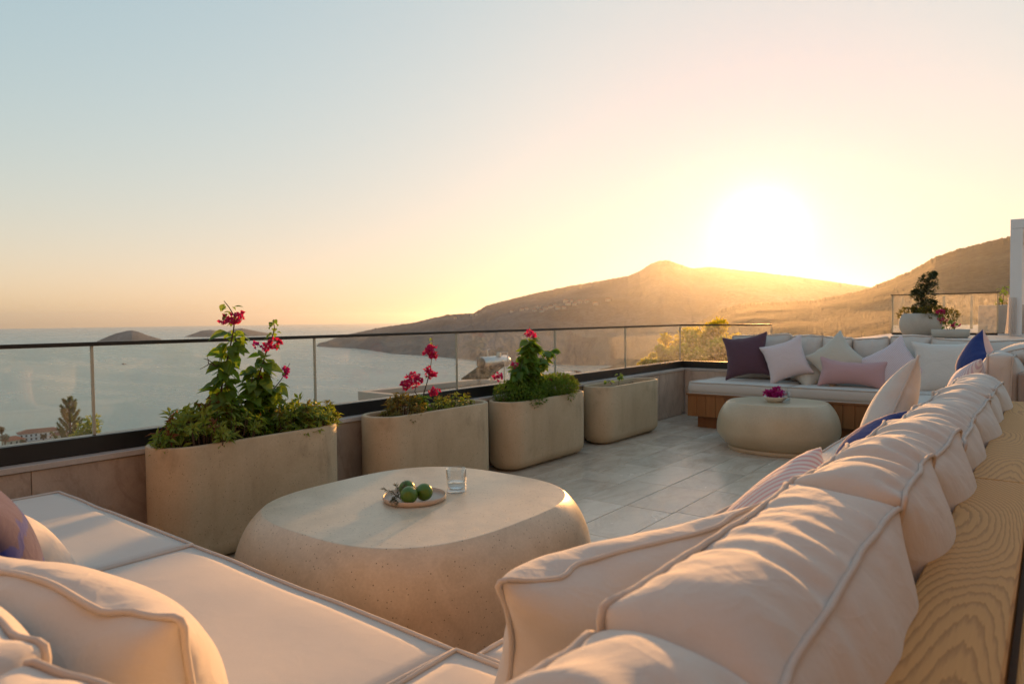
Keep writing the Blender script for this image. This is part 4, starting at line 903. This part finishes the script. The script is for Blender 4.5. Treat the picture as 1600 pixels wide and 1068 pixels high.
bottle(np.array([0, 0, Ht-.5]), np.array([0, 0, Ht+.03]), 240, .08)
tb.build('trunk', m_bark, py_, True); pos = np.concatenate(pos); dd = np.concatenate(dd); L = np.linalg.norm(dd, axis=1); V, F = leaf_arrays(pos, dd, rvec(len(pos)), L, L*.13); obj('crown', mesh('crown', V, F, m_pine, False), py_)
P = [EYE+ray(a, b)/np.linalg.norm(ray(a, b)[:2])*15 for a, b in ((146, 662), (141, 674), (134, 672), (128, 684), (146, 684), (120, 690))]; c = np.mean(P, 0); base = np.array([c[0], c[1], gz(c[0], c[1])])
crown_tree('garden_bush', base, c[2]-base[2]-.1, [(p-base, (.14, .14, .18)) for p in P], 900, .07, m_shrub, 'light green bush tip beside the young pine behind the glass', 'bush', tr=.05)
# neighbour's flat roofed house with solar water heater
m_red_t = simple('red_roof_tiles', (.30, .10, .055), .8, vary=.4); m_gravel = stone('roof_gravel', (.26, .15, .10), (.14, .08, .055), (.36, .24, .17), 16, rough=.95, bumpk=.8); m_steel = simple('galvanised_steel', (.55, .56, .57), .28, .85, .2); m_coll = simple('solar_absorber', (.012, .012, .006), .85); m_dcap = simple('tank_end', (.10, .09, .09), .5, .3); m_beige = simple('beige_render', (.50, .42, .36), .9)
D0 = 19.0
def dz(px, py, z): return at(px, py, 2, z)
ZR = -.95; cA = dz(559, 611, ZR); cB = dz(749, 591, ZR); cC = dz(774, 598, ZR); uv = (cB-cA)/np.linalg.norm(cB-cA); wv = np.array([uv[1], -uv[0], 0]); Lh = np.linalg.norm(cB-cA); Wh = 4.2
hs = thing('neighbour_house', (cA[0], cA[1], ZR), math.atan2(uv[1], uv[0]), label='white flat roofed house below the terrace with gravel roof and parapet', cat='house')
MB().box(.02, Lh-.02, -Wh+.02, -.02, -6, -.45).build('wall', m_beige, hs); MB().box(.24, Lh-.24, -Wh+.24, -.24, -.449, -.16).build('roof_gravel', m_gravel, hs)
for b in ((0, Lh, -.24, 0), (0, Lh, -Wh, -Wh+.24), (0, .24, -Wh+.2405, -.2405), (Lh-.24, Lh, -Wh+.2405, -.2405)): MB().box(*b, -.4485, 0, .01).build('parapet', m_beige, hs)
rt_ = thing('tiled_house', tuple(cB+uv*3.2-np.array([0, 0, .3])), math.atan2(uv[1], uv[0]), label='house with red tiled roof just beyond the flat roof, partly hidden by the third planter', cat='house')
MB().box(-2.2, 2.2, -3, 1.5, -6, -.5).build('wall', m_render, rt_)
mb = MB(); mb.add([(-2.5, -3.3, -.55), (2.5, -3.3, -.55), (2.5, 1.8, -.55), (-2.5, 1.8, -.55), (-1.6, -.75, .25), (1.6, -.75, .25)], [(0, 1, 5, 4), (1, 2, 5), (2, 3, 4, 5), (3, 0, 4), (3, 2, 1, 0)]); mb.build('roof', m_red_t, rt_)
for k in range(24):
    x = -2.4+k*.205; MB().tube([(x, -3.25, -.50), (max(-1.6, min(1.6, x)), -.78, .27)], .05, 6).build('tile_row', m_red_t, rt_)
MB().box(-.9, -.5, -2.3, -1.9, -.3, .45, .01).build('chimney', m_render, rt_)
D1 = 21.0
def dd_(px, py, D=D1): d = ray(px, py); return EYE+d/np.linalg.norm(d[:2])*D
t0, t1 = dd_(752, 567, 20.4), dd_(791, 563.5, 21.4); ax = (t1-t0); Lt = np.linalg.norm(ax); tm = (t0+t1)/2
sh = thing('solar_water_heater', tuple(tm), math.atan2(ax[1], ax[0]), label='solar water heater with silver tank and tilted collector on the neighbouring roof', cat='water heater'); r_t = .185
prof = [(0, -Lt/2), (r_t*.93, -Lt/2), (r_t, -Lt/2+.03), (r_t, Lt/2-.03), (r_t*.93, Lt/2), (0, Lt/2)]
MB().lathe(prof, 32).build('tank', m_steel, sh, True, rot=(0, R(90), 0)); MB().lathe([(r_t*.9, -.008), (r_t*.9, .008), (r_t*.5, .016), (0, .02)], 24).build('end_cap', m_dcap, sh, True, loc=(-Lt/2-.012, 0, 0), rot=(0, R(-90), 0))
_ci = Matrix.Rotation(-math.atan2(ax[1], ax[0]), 3, 'Z')
def hl(px, py, D=D1): return np.array(_ci @ Vector(dd_(px, py, D)-tm))
q = [hl(721, 593, 20.2), hl(748, 574, 20.9), hl(788, 572, 20.9), hl(763, 592, 20.2)]; nq = np.cross(q[1]-q[0], q[3]-q[0]); nq = nq/np.linalg.norm(nq)*.05
MB().add([*q, *[p-nq for p in q]], [(0, 1, 2, 3), (7, 6, 5, 4), (0, 4, 5, 1), (1, 5, 6, 2), (2, 6, 7, 3), (3, 7, 4, 0)]).build('collector', m_coll, sh)
for a, b in ((hl(788, 566), hl(788, 596)), (hl(785, 570), hl(765, 588)), (hl(748, 566), hl(742, 588)), (hl(762, 572), hl(768, 594)), (hl(778, 572), hl(768, 594))): MB().tube([a, b], .022, 6).build('frame_leg', m_steel, sh)
for P in ([(762, 558), (762, 546), (766, 545)], [(777, 558), (777, 551), (793, 550), (793, 566)]): MB().tube([hl(*p) for p in P], .02, 6).build('pipe', m_steel, sh)
MB().box(-.06, .06, -.06, .06, 0, .10).build('valve_box', m_steel, sh, loc=tuple(hl(780, 556)))
# hotel and houses near the shore, far left
m_hot = simple('pale_blue_render', (.62, .66, .70), .8); m_win = simple('dark_window', (.03, .04, .05), .2); m_cremewall = simple('cream_render', (.62, .56, .46), .85)
def far(px, py, D): d = ray(px, py); return EYE+d/np.linalg.norm(d[:2])*D
def building(name, px, D, w, dpt, z0, z1, lab, wall, roofz, rows, cols, rot=.12):
    p = far(px, 680, D); a = math.atan2(hdir(px)[1], hdir(px)[0])-math.pi/2+rot
    t = thing(name, (p[0], p[1], z0), a, label=lab, cat='building'); h = z1-z0; MB().box(-w/2, w/2, 0, dpt, -6, h).build('wall', wall, t)
    mb = MB(); e = 1.0; mb.add([(-w/2-e, -e, h+.02), (w/2+e, -e, h+.02), (w/2+e, dpt+e, h+.02), (-w/2-e, dpt+e, h+.02), (-w/2+dpt*.45, dpt/2, h+roofz), (w/2-dpt*.45, dpt/2, h+roofz)], [(0, 1, 5, 4), (1, 2, 5), (2, 3, 4, 5), (3, 0, 4), (3, 2, 1, 0)]); mb.build('roof', m_red_t, t)
    wm = MB().box(-.7, .7, -.06, .02, 0, 1.7).mesh('window', m_win)
    sm_ = MB().box(-.85, .85, -.16, -.062, -.14, -.02).mesh('sill', wall)
    for r in range(rows):
        for c in range(cols): wo = obj('window', wm, t, (-w/2+(c+.5)*w/cols, 0, h-2.6-r*3.2)); obj('sill', sm_, wo, (0, 0, 0))
        if rows > 1: MB().box(-w/2, w/2, -1.1, -.07, h-3.0-r*3.2, h-2.75-r*3.2).build('balcony', wall, t)
    return t
building('hotel', 64, 720, 31, 13, -107, -92.5, 'pale blue hotel with red roof and rows of windows at the shore', m_hot, 3.0, 4, 9)
building('shore_house', 26, 700, 13, 10, -106, -94.5, 'cream house with red roof left of the pale blue hotel', m_cremewall, 3.2, 2, 3, .5)
building('shore_house', 98, 700, 14, 10, -108, -93.5, 'small pale house hidden behind the young pine by the shore', m_cremewall, 2.5, 2, 3)
m_far = leafmat('shore_tree_leaf', (.03, .05, .018), (.07, .08, .03), .2)
for i, (px, py, r, lab) in enumerate(((3, 671, 3.2, 'dark shore tree at the left picture edge'), (8, 683, 4, 'dark shore tree in front of the cream house'), (36, 690, 2.2, 'low shore tree between cream house and hotel'), (68, 681, 2.2, 'pointed green tree in front of the hotel'), (50, 693, 2.2, 'low green tree below the hotel windows'), (86, 691, 2.2, 'green tree at the right end of the hotel'))):
    p = far(px, py, 660); b = np.array([p[0], p[1], -109.0]); cs = [(np.array([rnd.uniform(-.5, .5)*r, rnd.uniform(-.5, .5)*r, p[2]-b[2]+rnd.uniform(-.6, .3)*r]), (r*.5, r*.5, r*.5)) for _ in range(7)]
    crown_tree('shore_tree', b, max(1.5, p[2]-b[2]-r*.5), cs, 700, .8, m_far, lab, group='trees by the shore hotel', tr=.35)

# ------------------------------------------------------------------ sea, islands, mountains
def seamat():
    M = Mat('sea_water'); w = M.world(); n1 = M.noise(M.world((1, 1, 1)), .045, 6, .6); n2 = M.noise(w, .35, 4, .6); n3 = M.noise(M.world((.0011, .0034, 1)), 1.0, 4, .6, 1.5)
    M.col(M.mix(M.ramp(n3, [(.4, (0,0,0)), (.62, (1,1,1))]), (.085, .19, .20), (.115, .225, .225))).set(IOR=1.33); M.l(M.math('ADD', M.math('MULTIPLY', n3, .25), .16), M.b.inputs['Roughness']); b = M.bump(n1, .28, 2.4); M.bump(n2, .22, .5, b); return M.m
S_ = 26000.0; V = [(-S_, -S_, SEA), (S_, -S_, SEA), (S_, S_, SEA), (-S_, S_, SEA)]; obj('sea', mesh('sea', V, [(0, 1, 2, 3)], seamat()), kind='structure')
def mtmat(name, c1, c2, c3, sc_):
    M = Mat(name); w = M.world(); n = M.noise(w, sc_, 8, .65); n2 = M.noise(w, sc_*9, 4, .6); c = M.ramp(n, [(.35, c1), (.55, c2), (.75, c3)]); c = M.mix(M.math('MULTIPLY', M.ramp(n2, [(.4, (0,0,0)), (.6, (1,1,1))]), .6), c, c1); vo = M.n('ShaderNodeTexVoronoi'); vo.inputs['Scale'].default_value = sc_*11; M.l(w, vo.inputs['Vector']); c = M.mix(M.math('MULTIPLY', M.ramp(vo.outputs['Distance'], [(.25, (1,1,1)), (.5, (0,0,0))]), .42), c, tuple(x*.45 for x in c1)); M.col(c).set(Roughness=.95); M.b.inputs['Specular IOR Level'].default_value = .1; M.bump(vo.outputs['Distance'], .25, -5.0); return M.m
m_mt = mtmat('hazed_mountain_scrub', (.056, .068, .074), (.10, .116, .126), (.18, .19, .195), .006)  # bluish grey of the distant haze is put into the base colours
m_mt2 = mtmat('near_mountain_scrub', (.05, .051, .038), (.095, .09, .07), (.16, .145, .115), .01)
def terrain(name, ridge, Dr, foot, mat, back=1.35, rows=46, step=1.25, amp=26, jag=3.0, seed=3, power=.85):
    """hill mass: ridge = [(photo x, photo y)], Dr = [(x, ridge distance)], foot = [(x, distance, height)]"""
    xs = np.arange(ridge[0][0], ridge[-1][0]+.1, step); ry = np.interp(xs, *zip(*ridge)); dr = np.interp(xs, *zip(*Dr)); fd = np.interp(xs, [f[0] for f in foot], [f[1] for f in foot]); fz = np.interp(xs, [f[0] for f in foot], [f[2] for f in foot])
    f = lattice_noise(seed); f2 = lattice_noise(seed+1); V = []; r_ = np.random.default_rng(seed); edge = np.clip(np.minimum(xs-xs[0], xs[-1]-xs)/30, 0, 1)
    jg = jag*(f(xs*.37, xs*0+.5)*.7+f(xs*.8, xs*0+9)*.5)*edge; vv = np.concatenate([np.linspace(0, 1, rows), 1+(back-1)*np.linspace(.12, 1, 9)**1.2])
    for i, x in enumerate(xs):
        d = ray(x, ry[i]); hl_ = np.linalg.norm(d[:2]); dirx, diry = d[0]/hl_, d[1]/hl_; zr = EYE[2]+dr[i]*d[2]/hl_
        az = math.atan2(dirx, diry)
        for v in vv:
            if v <= 1:
                D = fd[i]+(dr[i]-fd[i])*v; p = v**power; z = fz[i]+(zr-fz[i])*p; env = math.sin(math.pi*min(1, v*1.02))**.8 if v < .98 else 0
                rel = min(1, max(0, (zr-fz[i])/160)); z += rel*amp*env*min(1, D/1200)*(float(fbm(f, D*dirx*.0032, D*diry*.0032, 4))-.35); z += (jg[i]*(v > .93)+r_.uniform(-.5, .5)*jag*.5*(0 < v < .97))*rel**.5
                if v > .93: z = min(z, zr+jg[i]) if v < .999 else zr+jg[i]
            else: q = (v-1)/(back-1); D = dr[i]*(1+(back-1)*q); z = zr+(SEA-15-zr)*q**1.1
            V.append((D*dirx, D*diry, z))
    m = len(vv); F = []
    for i in range(len(xs)-1):
        for k in range(m-1): F.append((i*m+k, (i+1)*m+k, (i+1)*m+k+1, i*m+k+1))
    o = obj(name, mesh(name, V, F, mat, True), kind='structure'); return o, (xs, vv, np.array(V).reshape(len(xs), m, 3))
R1 = [(494, 541), (500, 537), (518, 530), (536, 524), (586, 513), (649, 503), (699, 491), (739, 489), (761, 477), (817, 462), (886, 447), (942, 438), (980, 431), (1000, 423), (1015, 413), (1030, 407), (1040, 406), (1050, 408), (1060, 412), (1080, 419), (1110, 417), (1140, 420), (1180, 424), (1230, 430), (1280, 437), (1345, 446), (1380, 452), (1440, 465), (1520, 480)]
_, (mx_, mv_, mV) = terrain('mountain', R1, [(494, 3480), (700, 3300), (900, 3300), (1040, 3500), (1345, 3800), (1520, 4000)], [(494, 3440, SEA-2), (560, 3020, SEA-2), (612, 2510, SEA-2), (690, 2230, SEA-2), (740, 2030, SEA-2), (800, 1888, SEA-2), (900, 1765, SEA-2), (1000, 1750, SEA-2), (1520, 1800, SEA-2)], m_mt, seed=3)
R2 = [(925, 592), (935, 583), (960, 570), (985, 560), (1015, 545), (1060, 522), (1090, 504), (1120, 487), (1150, 476), (1180, 472), (1220, 472), (1245, 470), (1270, 469), (1310, 462), (1345, 454), (1380, 441), (1420, 424), (1460, 402), (1500, 388), (1540, 378), (1577, 369), (1640, 352), (1720, 335), (1850, 330), (2000, 350)]
terrain('mountain', R2, [(925, 1420), (1100, 1350), (1250, 1300), (1400, 1450), (1577, 1500), (2000, 1500)], [(925, 1380, SEA-2), (960, 1000, -110), (1015, 600, -70), (1090, 420, -48), (1250, 380, -42), (1500, 380, -40), (2000, 380, -40)], m_mt2, seed=11, amp=20, jag=2.0, power=1.05)
IS = {'left': [(148, 535), (156, 531), (165, 527), (180, 521), (198, 516.5), (206, 516), (216, 518), (232, 524), (246, 528), (260, 533), (266, 535)], 'right': [(272, 533), (282, 528), (296, 523), (316, 516), (330, 515), (345, 517.5), (355, 518), (368, 513.5), (378, 512.5), (390, 515), (405, 518), (425, 521), (444, 528), (456, 533)]}
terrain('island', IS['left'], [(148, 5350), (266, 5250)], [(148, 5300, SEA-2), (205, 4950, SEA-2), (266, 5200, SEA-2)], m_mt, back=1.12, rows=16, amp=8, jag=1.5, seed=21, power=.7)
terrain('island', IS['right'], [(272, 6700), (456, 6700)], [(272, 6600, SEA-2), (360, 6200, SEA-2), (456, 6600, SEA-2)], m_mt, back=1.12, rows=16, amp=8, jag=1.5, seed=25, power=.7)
# village houses on the far slope and masts on the summit
m_vill = simple('village_render', (.42, .38, .34), .9)
hm = [MB().add([(-9,-6,-4),(9,-6,-4),(9,6,-4),(-9,6,-4),(-9,-6,6),(9,-6,6),(9,6,6),(-9,6,6)], [(0,1,5,4),(1,2,6,5),(2,3,7,6),(3,0,4,7)]).mesh('wall', m_vill), MB().add([(-10,-7,6),(10,-7,6),(10,7,6),(-10,7,6),(-5,0,9),(5,0,9)], [(0,1,5,4),(1,2,5),(2,3,4,5),(3,0,4),(3,2,1,0)]).mesh('roof', m_red_t)]
for px, py in ((884, 472), (888, 476), (893, 471), (898, 475), (866, 478), (860, 481), (852, 484), (842, 483), (872, 483), (905, 473), (835, 487), (846, 488), (880, 480), (823, 484), (815, 486), (745, 492), (738, 494), (712, 498), (930, 476), (918, 471), (800, 488), (950, 470)):
    i = int(np.argmin(abs(mx_-px))); col_ = mV[i]; d = col_-EYE; ang = d[:, 2]/np.linalg.norm(d[:, :2], axis=1); dr_ = ray(px, py); k = int(np.argmin(abs(ang[:46]-dr_[2]/np.linalg.norm(dr_[:2])))); p = col_[k]
    t = thing('village_house', (p[0], p[1], p[2]+2), rnd.uniform(0, 3), label='tiny white village house on the slope of the far mountain', cat='house', group='village houses on the far mountain'); obj('wall', hm[0], t); obj('roof', hm[1], t)
for px, h, lab in ((1034, 26, 'thin radio mast on the left of the mountain summit'), (1045, 34, 'thin radio mast on the right of the mountain summit')):
    i = int(np.argmin(abs(mx_-px))); p = mV[i][45]; b = MB(); b.tube([(0, 0, -3), (0, 0, h)], [1.1, .5], 6)
    t = thing('radio_mast', tuple(p), label=lab, cat='mast', group='masts on the summit'); b.build('pole', m_steel, t); MB().tube([(-2, 0, h*.7), (2, 0, h*.7)], .4, 5).build('crossarm', m_steel, t)
# small boat far out
p = at(193, 569, 2, SEA); bt_ = thing('motor_boat', (p[0], p[1], SEA), .8, label='tiny dark boat out on the bay', cat='boat'); MB().add([(-5,-1.6,-.5),(4,-1.6,-.5),(7,0,.2),(4,1.6,-.5),(-5,1.6,-.5),(-5,-2,1.4),(4,-2,1.6),(8,0,2.2),(4,2,1.6),(-5,2,1.4)], [(0,1,6,5),(1,2,7,6),(2,3,8,7),(3,4,9,8),(4,0,5,9),(5,6,7,8,9)]).build('hull', m_dcap, bt_); MB().box(-2, 2, -1.2, 1.2, 1.5, 3.4, .2).build('cabin', m_dcap, bt_)

# ------------------------------------------------------------------ the hazy evening air
HAZE_DENSITY, HAZE_G = 3.3e-5, .79
hzm = bpy.data.materials.new('haze_air'); hzm.use_nodes = True; ht = hzm.node_tree; ht.nodes.remove(ht.nodes['Principled BSDF']); pv = ht.nodes.new('ShaderNodeVolumePrincipled')
pv.inputs['Color'].default_value = (.83, .90, .97, 1); pv.inputs['Density'].default_value = HAZE_DENSITY; pv.inputs['Anisotropy'].default_value = HAZE_G; ht.links.new(pv.outputs[0], ht.nodes['Material Output'].inputs['Volume'])
B = 27000.0; MB().box(-B, B, -B, B, SEA-20, 345).build('haze', hzm, kind='stuff')
